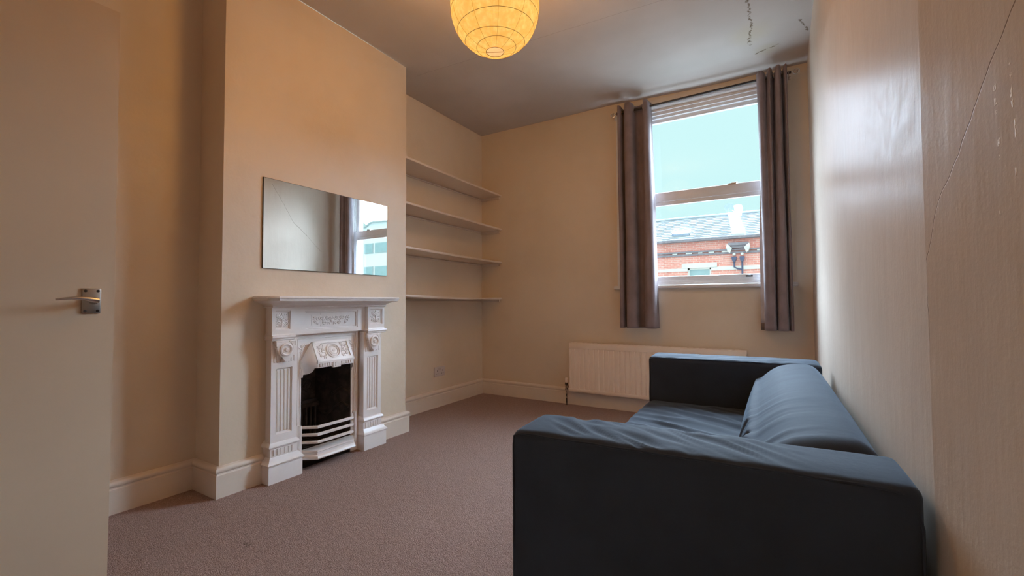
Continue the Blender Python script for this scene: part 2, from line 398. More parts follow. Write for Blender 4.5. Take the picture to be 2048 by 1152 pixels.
# left wall (recess beside the door), chimney breast, alcove wall
bm = bmesh.new(); box(bm, (XL, YF - 1.6, 0), (XR, Y1 + .02, ZW)); struct('wall_left', bm, 'wall')
bm = bmesh.new(); box(bm, (XL, Y2 - .02, 0), (XA, YB + .02, ZW)); struct('wall_alcove', bm, 'wall')
def chimney():
    bm = bmesh.new(); hy0, hy1, hz = 1.60, 2.03, .78
    V = lambda y, z, x=XC: bm.verts.new((x, y, z))
    # front face columns so edges can carry a little waviness
    zs = [0, .2, .5, hz, 1.0, 1.3, 1.6, 2.0, 2.4, ZW]; ys = [Y1, 1.3, hy0, hy1, 2.3, Y2]
    grid = {}
    for i, y in enumerate(ys):
        for j, z in enumerate(zs): grid[i, j] = V(y, z)
    for i in range(len(ys) - 1):
        for j in range(len(zs) - 1):
            if i == 2 and zs[j + 1] <= hz + 1e-6: continue
            bm.faces.new([grid[i, j], grid[i + 1, j], grid[i + 1, j + 1], grid[i, j + 1]])
    for i, xb in ((0, XR - .05), (len(ys) - 1, XA - .05)):
        col = [V(ys[i], z, xb) for z in zs]
        for j in range(len(zs) - 1): bm.faces.new([grid[i, j], grid[i, j + 1], col[j + 1], col[j]])
    # hole jambs
    for y in (hy0, hy1):
        f = [V(y, 0), V(y, hz), V(y, hz, -2.80), V(y, 0, -2.80)]; bm.faces.new(f)
    bm.faces.new([V(hy0, hz), V(hy1, hz), V(hy1, hz, -2.80), V(hy0, hz, -2.80)])
    bm.faces.new([V(hy0, 0, -2.80), V(hy1, 0, -2.80), V(hy1, hz, -2.80), V(hy0, hz, -2.80)])
    ed = [e for e in bm.edges if abs(e.verts[0].co.x - XC) < 1e-6 and abs(e.verts[1].co.x - XC) < 1e-6 and abs(e.verts[0].co.y - e.verts[1].co.y) < 1e-6 and (abs(e.verts[0].co.y - Y1) < 1e-6 or abs(e.verts[0].co.y - Y2) < 1e-6)]
    bmesh.ops.bevel(bm, geom=ed, offset=.006, segments=3, affect='EDGES', profile=.5)
    return bm
struct('wall_chimney', chimney(), 'wall')
# window wall with opening
OX0, OX1, OZ0, OZ1 = -1.215, .045, 1.145, 2.70
def ring(x0, x1, z0, z1, ox0, ox1, oz0, oz1, y0, y1):
    bm = bmesh.new()
    for a, b in (((x0, z0), (ox0, z1)), ((ox1, z0), (x1, z1)), ((ox0, z0), (ox1, oz0)), ((ox0, oz1), (ox1, z1))):
        box(bm, (a[0], y0, a[1]), (b[0], y1, b[1]))
    return bm
struct('wall_back', ring(XL, .42, 0, ZW, OX0, OX1, OZ0, OZ1, YB, 4.17), 'wall')
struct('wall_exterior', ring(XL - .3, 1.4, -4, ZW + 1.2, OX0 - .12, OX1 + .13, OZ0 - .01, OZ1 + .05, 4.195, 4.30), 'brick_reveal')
# right wall, two slightly different planes meeting at y = 1.02
def xw(y): return .224 + .010 * (y - 1.02) / 3.0 if y > 1.02 else .221 + .10 * (1.02 - y)
bm = bmesh.new()
ys = [YF - 1.6, -1.0, -.6, -.3, 0, .4, .8, 1.0, 1.016, 1.022, 1.05, 1.3, 2, 3, YB + .05]; zs = [0, .4, .8, 1.2, 1.6, 2.0, 2.4, ZW]
g = [[bm.verts.new((xw(y) + .0025 * noise.noise(Vector((0, y * 2, z * 2))), y, z)) for z in zs] for y in ys]
for i in range(len(ys) - 1):
    for j in range(len(zs) - 1): bm.faces.new([g[i][j], g[i][j + 1], g[i + 1][j + 1], g[i + 1][j]])
t = bmesh.new(); box(t, (.55, YF - 1.6, 0), (.65, YB + .05, ZW)); merge(bm, t)
struct('wall_right', bm, 'rwall', ang=1.0)
# front wall (behind the camera) with the doorway the open door belongs to, and the hall beyond
DX0, DX1, DZ = -2.02, -1.18, 2.06
bm = bmesh.new()
box(bm, (XL, YF - .12, 0), (DX0 - .06, YF, ZW)); box(bm, (DX1 + .06, YF - .12, 0), (.56, YF, ZW)); box(bm, (DX0 - .06, YF - .12, DZ + .05), (DX1 + .06, YF, ZW))
struct('wall_front', bm, 'wall')
bm = bmesh.new(); box(bm, (XL, YF - 1.7, 0), (.56, YF - 1.6, ZW)); struct('wall_hall', bm, 'wall')
bm = bmesh.new()
for a, b in (((DX0 - .06, 0), (DX0 - .005, DZ + .05)), ((DX1 + .005, 0), (DX1 + .06, DZ + .05)), ((DX0 - .005, DZ), (DX1 + .005, DZ + .05))):
    box(bm, (a[0], YF - .13, a[1]), (b[0], YF + .012, b[1]))
struct('trim_1', bm, 'gloss_cream')
# skirting boards
SK = [(-.002, 0), (.022, 0), (.022, .116), (.0175, .1195), (.0165, .125), (.0215, .129), (.0255, .136), (.0265, .143), (.023, .151), (.014, .156), (.006, .158), (-.002, .158)]
bm = bmesh.new(); sweep(bm, [(XR, YF), (XR, Y1), (XC, Y1), (XC, 1.414)], SK); struct('baseboard_left', bm, 'gloss_cream')
bm = bmesh.new(); sweep(bm, [(XC, 2.252), (XC, Y2), (XA, Y2), (XA, YB - .022)], SK); struct('baseboard_alcove', bm, 'gloss_cream')
bm = bmesh.new(); sweep(bm, [(XA, YB), (.235, YB)], SK); struct('baseboard_back', bm, 'gloss_cream')
bm = bmesh.new(); sweep(bm, [(.232, YB - .03), (.222, 1.02), (.345, YF)], SK); struct('baseboard_right', bm, 'gloss_cream')

# ------------------------------------------------------------------ door
dr = thing('door_1', (DX0 - .02, YF + .04, 0), 'plain cream flush door standing open at the left of the picture', 'door'); dr['kind'] = 'structure'
XD = -2.012; YD = .609
bm = bmesh.new(); 
prism(bm, [(-.18, .006), (YD - .0, .006), (YD, .25), (YD + .001, 1.0), (YD, 2.052), (-.18, 2.052)], 0, XD - .042, XD)
bmesh.ops.bevel(bm, geom=[e for e in bm.edges if e.calc_length() > .1], offset=.003, segments=2, affect='EDGES')
leaf = obj('door_leaf', bm, 'door', dr)
hc = Vector((XD, .548, 1.010))
bm = bbox_bm([((XD, .524, .968), (XD + .006, .573, 1.053))], .0025)
pl = obj('handle_plate', bm, 'nickel', leaf)
for dy in (-.016, .016):
    for dz in (-.034, .034):
        bm = bmesh.new(); lathe(bm, [(.0046, 0), (.0046, .0012), (.003, .0018), (.0, .0012)], (XD + .0058, .5485 + dy, 1.0105 + dz), 14, (1, 0, 0))
        obj('screw', bm, 'dark_metal', pl)
bm = bmesh.new(); lathe(bm, [(.0125, 0), (.0125, .012), (.009, .018), (.0085, .034), (0, .036)], (XD + .005, .552, 1.011), 20, (1, 0, 0))
pts = []; rr = []
for i in range(15):
    s = i / 14; pts.append((XD + .038 + .010 * math.sin(s * 2.2), .556 - .105 * s, 1.0115 + .0065 * math.sin(s * PI) * .9 + .003 * s)); rr.append(.0085 * (1 - .70 * s) + .0006)
tube(bm, pts, rr, 10)
for v in bm.verts:
    pass
obj('handle_lever', bm, 'chrome', leaf)
bm = bmesh.new()
for z in (.25, 1.05, 1.82): tube(bm, [(XD - .004, YF + .060, z - .04), (XD - .004, YF + .060, z + .04)], .005, 10)
obj('hinge', bm, 'nickel', leaf)

# ------------------------------------------------------------------ fireplace
FP = thing('fireplace', (XC, 1.822, 0), 'white painted cast iron Victorian fireplace with fluted pilasters and black hearth opening', 'fireplace')
def frame(o, s, t_):
    """local frame: origin, s axis, t axis -> function (s,t,h)->world"""
    o = Vector(o); s = Vector(s).normalized(); t_ = Vector(t_).normalized(); n = s.cross(t_)
    return lambda a, b, h=0: o + s * a + t_ * b + n * h
def spiral(bm, fr, c, r0, turns, a0, d=1, rad=.004, tail=None, h=.002):
    pts = []; rs = []; n = int(14 * turns) + 4
    for i in range(n):
        q = i / (n - 1); r = r0 * (1 - .88 * q); a = a0 + d * 2 * PI * turns * q
        pts.append(fr(c[0] + r * math.cos(a), c[1] + r * math.sin(a), h)); rs.append(rad * (1 - .35 * q))
    if tail:
        p0 = Vector((c[0] + r0 * math.cos(a0), c[1] + r0 * math.sin(a0))); tl = Vector(tail); ex = []
        nr = Vector((-math.sin(a0), math.cos(a0))) * -d
        for i in range(6):
            q = i / 6; p = tl.lerp(p0, q) + nr * (r0 * .9 * math.sin(q * PI)) * .6
            ex.append((fr(p.x, p.y, h), rad * (.45 + .55 * q)))
        pts = [e[0] for e in ex] + pts; rs = [e[1] for e in ex] + rs
    tube(bm, pts, rs, 6)
def leafs(bm, fr, c, r, n, a0, a1, rad=.004, h=.002):
    for i in range(n):
        a = a0 + (a1 - a0) * (i / max(1, n - 1)); pts = []; rs = []
        for k in range(5):
            q = k / 4; aa = a + .35 * math.sin(q * 2)
            pts.append(fr(c[0] + r * q * math.cos(aa), c[1] + r * q * math.sin(aa), h + .001 * math.sin(q * PI))); rs.append(rad * (.5 + 1.0 * math.sin(PI * (.15 + .8 * q))))
        tube(bm, pts, rs, 6)
W = 'white_paint'
# mantel shelf with canted corners, small nosing
def poly_slab(bm, x0, x1, y0, y1, ct, z0, z1):
    prism(bm, [(x0, y0), (x1 - ct, y0), (x1, y0 + ct), (x1, y1 - ct), (x1 - ct, y1), (x0, y1)], 2, z0, z1)
bm = bmesh.new(); SY0, SY1 = 1.345, 2.315
t = bmesh.new(); poly_slab(t, XC, -2.30, SY0, SY1, .045, 1.021, 1.037)
bmesh.ops.bevel(t, geom=[e for e in t.edges if abs(e.verts[0].co.z - e.verts[1].co.z) < 1e-5 and (e.verts[0].co.x > XC + .01 or e.verts[1].co.x > XC + .01)], offset=.005, segments=3, affect='EDGES'); merge(bm, t)
poly_slab(bm, XC, -2.309, SY0 + .009, SY1 - .009, .042, 1.012, 1.0215)
obj('mantel_shelf', bm, W, FP)
# cove moulding under shelf
bm = bmesh.new()
def mould_u(prof, y0, y1, x_back=XC):
    """profile (out, z) swept round three sides of a block; out measured from face given by (x, y0, y1)"""
    x = prof[0][2] if len(prof[0]) > 2 else -2.42
    rows = []
    for p in prof:
        o, z = p[0], p[1]
        rows.append([bm.verts.new(q) for q in ((x_back, y0 - o, z), (x + o, y0 - o, z), (x + o, y1 + o, z), (x_back, y1 + o, z))])
    for a, b in zip(rows, rows[1:]):
        for k in range(3): bm.faces.new([a[k], a[k + 1], b[k + 1], b[k]])
    bm.faces.new([rows[-1][0], rows[-1][1], rows[-1][2], rows[-1][3]]); bm.faces.new(list(reversed(rows[0])))
mould_u([(0, .972, -2.405), (.006, .974), (.008, .979), (.004, .982), (.010, .988), (.022, .996), (.042, 1.004), (.062, 1.009), (.068, 1.013)], 1.418, 2.228)
obj('cornice_moulding', bm, W, FP)
# frieze with sunk panel
def ringpanel(bm, fx, y0, y1, z0, z1, py0, py1, pz0, pz1, depth, step=.006, xb=None):
    """plate whose front (facing +X) has a stepped sunk panel"""
    def R(x, a, b, c, d): return [bm.verts.new((x, a, c)), bm.verts.new((x, b, c)), bm.verts.new((x, b, d)), bm.verts.new((x, a, d))]
    xb = XC if xb is None else xb
    rs = [R(xb, y0, y1, z0, z1), R(fx, y0, y1, z0, z1), R(fx, py0, py1, pz0, pz1), R(fx - depth * .5, py0 + .001, py1 - .001, pz0 + .001, pz1 - .001),
          R(fx - depth * .5, py0 + step, py1 - step, pz0 + step, pz1 - step), R(fx - depth, py0 + step + .002, py1 - step - .002, pz0 + step + .002, pz1 - step - .002)]
    for a, b in zip(rs, rs[1:]):
        for k in range(4): bm.faces.new([a[k], a[(k + 1) % 4], b[(k + 1) % 4], b[k]])
    bm.faces.new(rs[-1]); bm.faces.new(list(reversed(rs[0])))
bm = bmesh.new(); ringpanel(bm, -2.438, 1.535, 2.092, .812, .974, 1.632, 2.020, .836, .950, .011, .008)
frz = obj('frieze', bm, W, FP)
bm = bmesh.new(); xf = -2.449
box(bm, (xf - .004, 1.682, .863), (xf + .002, 1.965, .926)); box(bm, (xf - .0045, 1.745, .855), (xf + .003, 1.900, .937))
fr = frame((xf + .0022, 1.8235, .895), (0, 1, 0), (0, 0, 1))
for sg in (-1, 1):
    m = lambda a, b, h=0, sg=sg: fr(sg * a, b, h)
    spiral(bm, m, (.032, .012), .016, 1.3, PI, 1, .0042, (.004, -.02)); spiral(bm, m, (.052, -.018), .014, 1.3, .5, -1, .004, (.03, .01))
    spiral(bm, m, (.084, .008), .015, 1.2, PI, -1, .0042, (.055, -.012)); spiral(bm, m, (.116, -.008), .015, 1.3, 2, 1, .004, (.09, .02))
    leafs(bm, m, (.068, .0), .022, 3, .4, 1.9, .003); leafs(bm, m, (.122, .006), .020, 3, -.2, 1.6, .003); leafs(bm, m, (.018, -.012), .022, 3, -2.2, -.6, .003)
    leafs(bm, m, (.10, -.012), .018, 3, -2.0, -.6, .003)
leafs(bm, fr, (0, -.010), .030, 3, 1.0, 2.14, .003); lathe(bm, [(.011, 0), (.010, .005), (.005, .008), (0, .008)], fr(0, -.006, 0), 16, (1, 0, 0))
obj('carved_panel', bm, W, frz)
# side pilasters
def bull(bm, c, r, fr=None):
    lathe(bm, [(r, -.002), (r, .006), (r * .82, .009), (r * .66, .006), (r * .58, .000), (r * .34, .0), (r * .30, .006), (r * .2, .010), (0, .011)], c, 28, (1, 0, 0))
def pilaster(y0, y1, left):
    c = (y0 + y1) / 2; out = -1 if left else 1
    bm = bmesh.new()
    box(bm, (XC, y0 + .012, .20), (-2.4425, y1 - .0006, .80)); box(bm, (-2.4424, y0, .655), (-2.420, y1, .80)); box(bm, (-2.4424, y0, .20), (-2.420, y1, .225))
    ringpanel(bm, -2.42, y0, y1, .225, .655, y0 + .030, y1 - .030, .262, .632, .014, .004, -2.442)
    p = obj('pilaster', bm, W, FP)
    # flutes
    bm = bmesh.new(); n = 4
    for k in range(n):
        y = y0 + .036 + (y1 - y0 - .072) * (k + .5) / n; hw = (y1 - y0 - .072) / n * .36
        t = bmesh.new(); box(t, (-2.436, y - hw, .274), (-2.425, y + hw, .622))
        bmesh.ops.bevel(t, geom=[e for e in t.edges if e.verts[0].co.x > -2.43 and e.verts[1].co.x > -2.43], offset=.003, segments=2, affect='EDGES'); merge(bm, t)
    prism(bm, [(-2.436, .258), (-2.421, .258), (-2.436, .276)], 1, y0 + .034, y1 - .034)
    obj('fluting', bm, W, p)
    # top block with carved square
    b0, b1 = (1.412, 1.538) if left else (2.083, 2.228)
    bm = bmesh.new(); ringpanel(bm, -2.407, b0, b1, .822, .974, b0 + .020, b1 - .018, .850, .956, .012, .004, -2.445); box(bm, (XC, b0 + .012, .822), (-2.4451, b1 - .002, .974))
    bl = obj('block', bm, W, FP)
    bm = bmesh.new(); cc = (b0 + b1) / 2; fr = frame((-2.4185, cc, .903), (0, 1, 0), (0, 0, 1))
    for sg in (-1, 1):
        m = lambda a, b, h=0, sg=sg: fr(sg * a, b, h)
        spiral(bm, m, (.022, .026), .012, 1.3, -1.2, 1, .0038, (.004, -.002)); spiral(bm, m, (.025, -.024), .012, 1.3, 1.4, -1, .0038, (.006, .012))
        leafs(bm, m, (.010, .004), .034, 3, .5, 1.3, .003); leafs(bm, m, (.006, -.010), .03, 3, -1.5, -.2, .003); spiral(bm, m, (.034, .002), .009, 1, 3, 1, .003)
    leafs(bm, fr, (0, .0), .042, 3, 1.2, 1.94, .0045); leafs(bm, fr, (0, -.008), .032, 3, -2.0, -1.14, .0045); tube(bm, [fr(0, -.04, .001), fr(0, 0, .004), fr(0, .036, .001)], [.004, .008, .003], 8)
    obj('carving', bm, W, bl)
    # cap moulding
    bm = bmesh.new(); old = []
    x = -2.407
    rows = []
    for o, z in ((0, .824), (.002, .818), (.014, .815), (.016, .808), (.013, .802), (.006, .799), (.008, .795), (.004, .790), (-.004, .787)):
        rows.append([bm.verts.new(q) for q in ((XC, b0 + (.010 if left else 0) - o * .3, z), (x + o, b0 - o * (.35 if left else .8), z), (x + o, b1 + o * .8, z), (XC, b1 + o * .5, z))])
    for a, b in zip(rows, rows[1:]):
        for k in range(3): bm.faces.new([a[k], b[k], b[k + 1], a[k + 1]])
    bm.faces.new(rows[0]); bm.faces.new(list(reversed(rows[-1])))
    obj('cap_moulding', bm, W, FP)
    # scroll bracket
    bm = bmesh.new()
    prof = []
    w0, w1 = y0 + .012, y1 - .022
    cy = (w0 + w1) / 2; hw = (w1 - w0) / 2
    ol = [(-hw, .788), (-hw, .768), (-hw * .86, .762), (-hw * .90, .748), (-hw * .78, .738), (-hw * .80, .722), (-hw * .62, .706), (-hw * .45, .694), (-hw * .2, .684), (-hw * .12, .668), (hw * .32, .668), (hw * .38, .684), (hw * .75, .70), (hw, .725), (hw, .788)]
    prism(bm, [(cy + a, z) for a, z in ol], 0, -2.43, -2.397)
    bmesh.ops.bevel(bm, geom=[e for e in bm.edges if e.verts[0].co.x > -2.4 and e.verts[1].co.x > -2.4], offset=.003, segments=2, affect='EDGES')
    bull(bm, (-2.396, cy, .735), hw * .62)
    fr = frame((-2.397, cy, .735), (0, 1, 0), (0, 0, 1))
    for sg in (-1, 1):
        m = lambda a, b, h=0, sg=sg: fr(sg * a, b, h)
        tube(bm, [m(hw * .45, .047, .001), m(hw * .95, .047, .001), m(hw * .95, .022, .001)], .0022, 6)
    spiral(bm, fr, (0, 0), hw * .86, .85, 1.2, -1, .003, None, .001)
    obj('scroll_bracket', bm, W, p)
    # small reeds below the bracket
    bm = bmesh.new()
    for k in range(8):
        y = y0 + .010 + (y1 - y0 - .02) * (k + .5) / 8; t = bmesh.new(); box(t, (-2.424, y - .005, .664), (-2.4165, y + .005, .700 if k in (0, 1, 6, 7) else .682))
        bmesh.ops.bevel(t, geom=list(t.edges), offset=.0022, segments=1, affect='EDGES'); merge(bm, t)
    obj('reeding', bm, W, p)
    # base mouldings, dentils and plinth
    e0, e1 = (1.418, 1.585) if left else (2.060, 2.232)
    bm = bmesh.new(); x = -2.42
    rows = []
    for o, z in ((-.004, .226), (.002, .218), (.010, .210), (.013, .200), (.010, .193), (.002, .189), (.002, .142), (.006, .138), (.010, .128), (.020, .114), (.026, .108), (.024, .100), (.016, .097), (.018, .092), (.018, .002)):
        a0 = y0 - (o if left else o * .4); a1 = y1 + (o * 1.1)
        if z < .14: a1 += .008 if left else .014
        rows.append([bm.verts.new(q) for q in ((XC, a0, z), (x + o, a0, z), (x + o, a1, z), (XC, a1, z))])
    for a, b in zip(rows, rows[1:]):
        for k in range(3): bm.faces.new([a[k], b[k], b[k + 1], a[k + 1]])
    bm.faces.new(rows[0]); bm.faces.new(list(reversed(rows[-1])))
    pl = obj('plinth', bm, W, FP)
    bm = bmesh.new()
    for k in range(6):
        y = y0 + .012 + (y1 - y0 - .024) * (k + .5) / 6; box(bm, (-2.420, y - .0075, .150), (-2.413, y + .0075, .183))
    obj('dentil', bm, W, pl)
pilaster(1.418, 1.573, True); pilaster(2.058, 2.212, False)
# insert plate with opening (ring), beads, ornaments
IY0, IY1, C0 = 1.577, 2.055, 1.816
bm = bmesh.new()
def R_(x, a, b, c, d): return [bm.verts.new((x, a, c)), bm.verts.new((x, b, c)), bm.verts.new((x, b, d)), bm.verts.new((x, a, d))]
o1 = R_(-2.475, IY0, IY1, .002, .815); i1 = R_(-2.475, 1.632, 1.998, .002, .60); i2 = R_(-2.50, 1.632, 1.998, .002, .60)
for k in (1, 2, 3): bm.faces.new([o1[k], o1[(k + 1) % 4], i1[(k + 1) % 4], i1[k]])
for k in (1, 2, 3): bm.faces.new([i1[k], i1[(k + 1) % 4], i2[(k + 1) % 4], i2[k]])
ins = obj('insert_plate', bm, W, FP)
bm = bmesh.new()
for r, d, x in ((.0055, .018, -2.472), (.0035, .034, -2.473)):
    tube(bm, [(x, IY0 + d, .06), (x, IY0 + d, .815 - d), (x, IY1 - d, .815 - d), (x, IY1 - d, .06)], r, 8)
tube(bm, [(-2.474, 1.629, .25), (-2.474, 1.629, .60)], .0045, 8); tube(bm, [(-2.474, 2.001, .25), (-2.474, 2.001, .60)], .0045, 8)
for y in (IY0 + .018, IY1 - .018): lathe(bm, [(0, -.007), (.007, -.005), (.0085, 0), (.007, .005), (0, .007)], (-2.471, y, .47), 12)
obj('bead_moulding', bm, W, ins)
fr = frame((-2.475, C0, .70), (0, 1, 0), (0, 0, 1))
for sg in (-1, 1):
    bm = bmesh.new(); m = lambda a, b, h=0, sg=sg: fr(sg * a, b, h)
    spiral(bm, m, (.165, .036), .014, 1.4, 0, 1, .0036, (.188, -.04)); spiral(bm, m, (.182, .0), .010, 1.2, 2, -1, .003, (.186, -.05)); spiral(bm, m, (.187, -.03), .008, 1.1, 2, 1, .0028, (.19, -.07))
    leafs(bm, m, (.180, .02), .024, 3, .2, 1.9, .0028)
    obj('corner_scroll', bm, W, ins)
# canopy hood
HT, HB = (-2.458, .757), (-2.396, .638); hy0, hy1 = 1.690, 1.952
hw_ = (hy1 - hy0) / 2; HC = (hy0 + hy1) / 2
bm = bmesh.new()
sv = Vector((0, 1, 0)); tv = (Vector((HT[0], 0, HT[1])) - Vector((HB[0], 0, HB[1]))); hl = tv.length; tv.normalize()
fh = frame((HB[0], HC, HB[1]), sv, tv)          # normal = s x t points outward (+x)
def slab(bm, fr, a0, a1, b0, b1, h0, h1):
    v = [bm.verts.new(fr(a, b, h)) for h in (h0, h1) for a, b in ((a0, b0), (a1, b0), (a1, b1), (a0, b1))]
    for f in ((3, 2, 1, 0), (4, 5, 6, 7), (0, 1, 5, 4), (1, 2, 6, 5), (2, 3, 7, 6), (3, 0, 4, 7)): bm.faces.new([v[i] for i in f])
slab(bm, fh, -hw_, hw_, 0, hl, -.010, 0)
for a in ((-hw_, -hw_ + .015, 0, hl), (hw_ - .015, hw_, 0, hl), (-hw_, hw_, 0, .016), (-hw_, hw_, hl - .013, hl)): slab(bm, fh, *a, -.002, .007)
# front skirt and keystone
box(bm, (HB[0] - .010, hy0, .606), (HB[0] + .001, hy1, .640)); box(bm, (HB[0] - .010, hy0 - .003, .632), (HB[0] + .009, hy1 + .003, .641))
for k in range(14):
    if k in (6, 7): continue
    y = hy0 + .010 + (hy1 - hy0 - .02) * (k + .5) / 14
    t = bmesh.new(); box(t, (HB[0], y - .0062, .611), (HB[0] + .006, y + .0062, .629)); bmesh.ops.bevel(t, geom=list(t.edges), offset=.002, segments=1, affect='EDGES'); merge(bm, t)
box(bm, (HB[0] - .005, HC - .026, .598), (HB[0] + .010, HC + .026, .634))
for k in range(3): box(bm, (HB[0] + .009, HC - .014, .606 + k * .008), (HB[0] + .013, HC + .014, .610 + k * .008))
# side cheeks with cusped lower edge
for sg in (-1, 1):
    pb = Vector((-2.475, C0 + sg * .187, 0)); pf = Vector((HB[0], HC + sg * hw_, 0))
    pt = Vector((HT[0], HC + sg * hw_, 0))
    prof = [(0, .548), (.13, .548), (.155, .553), (.15, .562), (.19, .567)]
    for i in range(7):
        q = i / 6; prof.append((.19 + .62 * math.sin(q * PI / 2) , .567 + .036 * (1 - math.cos(q * PI / 2))))
    prof += [(1, .606), (1, .640)]
    outer = [bm.verts.new(pb.lerp(pf, s) + Vector((0, 0, z))) for s, z in prof]
    top = bm.verts.new((HT[0], pt.y, HT[1])); low = bm.verts.new((-2.475, pb.y, .648))
    nv = Vector((0, 0, 0))
    bm.faces.new([outer[0]] + outer[1:] + [low]) if False else None
    f1 = outer + [low]; bm.faces.new(f1)
    bm.faces.new([outer[-1], top, low])
hood = obj('hood', bm, W, FP, ang=4)
for md in [hood.modifiers.new('thick', 'SOLIDIFY')]: md.thickness = .004; md.offset = 0
bm = bmesh.new(); cc = (0.0, hl * .5)
pts = [fh(cc[0] + .046 * math.cos(a), cc[1] + .046 * math.sin(a), .004) for a in [2 * PI * i / 32 for i in range(32)]]; tube(bm, pts, .006, 8, closed=True)
pts = [fh(cc[0] + .032 * math.cos(a), cc[1] + .032 * math.sin(a), .003) for a in [2 * PI * i / 28 for i in range(28)]]; tube(bm, pts, .0035, 8, closed=True)
lathe(bm, [(.030, -.001), (.024, .004), (.012, .0055), (.007, .003), (.004, .006), (0, .006)], fh(cc[0], cc[1], 0), 24, fh(0, 0, 1) - fh(0, 0, 0))
for sg in (-1, 1):
    m = lambda a, b, h=0, sg=sg: fh(sg * a, b, h)
    for q in ((.072, .104, .013, 0), (.100, .094, .012, 2), (.068, .034, .012, 3), (.096, .040, .012, 1), (.104, .066, .010, 4), (.074, .070, .010, 5)):
        spiral(bm, m, (q[0], q[1]), q[2], 1.2, q[3], 1 if q[3] % 2 else -1, .0036, (.060, .068))
        leafs(bm, m, (q[0], q[1]), q[2] * 1.5, 3, q[3], q[3] + 2, .0026)
obj('medallion', bm, W, hood)
# grate bars and fret
def ushape(x, y0, y1, cant, xb=-2.474): return [(xb, y0 - cant), (x, y0), (x, y1), (xb, y1 + cant)]
gr = bmesh.new(); box(gr, (-2.476, 1.617, .064), (-2.464, 2.013, .078))
grate = obj('grate', gr, W, FP)
for sg, y in ((-1, 1.617), (1, 2.013)):
    gr = bmesh.new(); prism(gr, [(-2.478, y - sg * .005), (-2.440, y - sg * .005), (-2.440, y + sg * .005), (-2.462, y + sg * .006), (-2.462, y + sg * .026), (-2.478, y + sg * .026)], 2, .062, .268)
    bmesh.ops.bevel(gr, geom=list(gr.edges), offset=.002, segments=1, affect='EDGES'); obj('side_cheek', gr, W, grate)
def barU(z0, z1, x, thick, name, steps=None):
    bm = bmesh.new()
    P = [(-2.470, 1.622), (x, 1.686), (x, 1.948), (-2.470, 2.010)]
    Q = [(-2.470, 1.622 + thick * 1.3), (x - thick, 1.686 + thick * .5), (x - thick, 1.948 - thick * .5), (-2.470, 2.010 - thick * 1.3)]
    poly = P + list(reversed(Q))
    prism(bm, poly, 2, z0, z1)
    bmesh.ops.bevel(bm, geom=[e for e in bm.edges if abs(e.verts[0].co.z - e.verts[1].co.z) < 1e-6 and e.calc_length() > .02], offset=.0035, segments=2, affect='EDGES')
    return obj(name, bm, W, grate)
for z in (.243, .199, .154): barU(z, z + .016, -2.382, .011, 'grate_bar')
bm = bmesh.new(); rows = []
for o, z in ((-.012, .114), (.000, .113), (.002, .106), (-.004, .102), (-.003, .088), (.004, .083), (.010, .077), (.013, .070), (.009, .063), (-.012, .062)):
    rows.append([bm.verts.new(q) for q in ((-2.474, 1.615 - o * .5, z), (-2.382 + o, 1.686 - o * .4, z), (-2.382 + o, 1.950 + o * .4, z), (-2.474, 2.017 + o * .5, z))])
for a, b in zip(rows, rows[1:]):
    for k in range(3): bm.faces.new([a[k], b[k], b[k + 1], a[k + 1]])
for a in (rows[0], list(reversed(rows[-1]))): bm.faces.new(a)
for k in (0, 3): bm.faces.new([r[k] for r in (rows if k else reversed(rows))])
obj('fret', bm, W, grate)
# black iron firebox
bm = bmesh.new()
X0, X1 = -2.76, -2.478
def q(*p): bm.faces.new([bm.verts.new(v) for v in p])
ya0, ya1, yb0, yb1 = 1.634, 1.996, 1.70, 1.93
q((X1, ya0, 0), (X0, yb0, 0), (X0, yb0, .70), (X1, ya0, .70)); q((X1, ya1, 0), (X0, yb1, 0), (X0, yb1, .70), (X1, ya1, .70))
q((X0, yb0, 0), (X0, yb1, 0), (X0, yb1, .70), (X0, yb0, .70)); q((X1, ya0, .70), (X1, ya1, .70), (X0, yb1, .70), (X0, yb0, .70)); q((X1, ya0, .001), (X1, ya1, .001), (X0, yb1, .001), (X0, yb0, .001))
fb = obj('firebox', bm, 'iron', FP)
bm = bmesh.new()
box(bm, (X0, yb0, .30), (X0 + .045, yb1, .325)); box(bm, (X0, yb0, .325), (X0 + .03, yb1, .345))
for k in range(7): 
    y = yb0 + .012 + k * (yb1 - yb0 - .024) / 6; tube(bm, [(X0 + .018, y, .08), (X0 + .02, y, .295)], .0085, 8)
frb = frame((X0 + .003, (yb0 + yb1) / 2, .44), (0, 1, 0), (0, 0, 1))
spiral(bm, frb, (-.05, .0), .045, 1.6, 0, 1, .007, (-.11, -.05)); spiral(bm, frb, (.05, .0), .045, 1.6, PI, -1, .007, (.11, -.05)); leafs(bm, frb, (0, .0), .07, 5, .5, 2.6, .006)
tube(bm, [(X1 - .01, 1.993, .30), (X1 - .06, 1.978, .33), (X1 - .12, 1.965, .29), (X1 - .18, 1.95, .24), (X1 - .25, 1.935, .26)], .009, 8)
tube(bm, [(X1 - .01, 1.993, .40), (X1 - .07, 1.975, .43), (X1 - .14, 1.958, .38)], .007, 8)
obj('fire_back', bm, 'iron', fb)
bm = bmesh.new()
for k in range(12):
    y = 1.645 + k * .0305; tube(bm, [(X0 + .02, y, .098), (-2.412, 1.816 + (y - 1.816) * .70, .098)], .0048, 6)
obj('bottom_grate', bm, 'iron', fb)

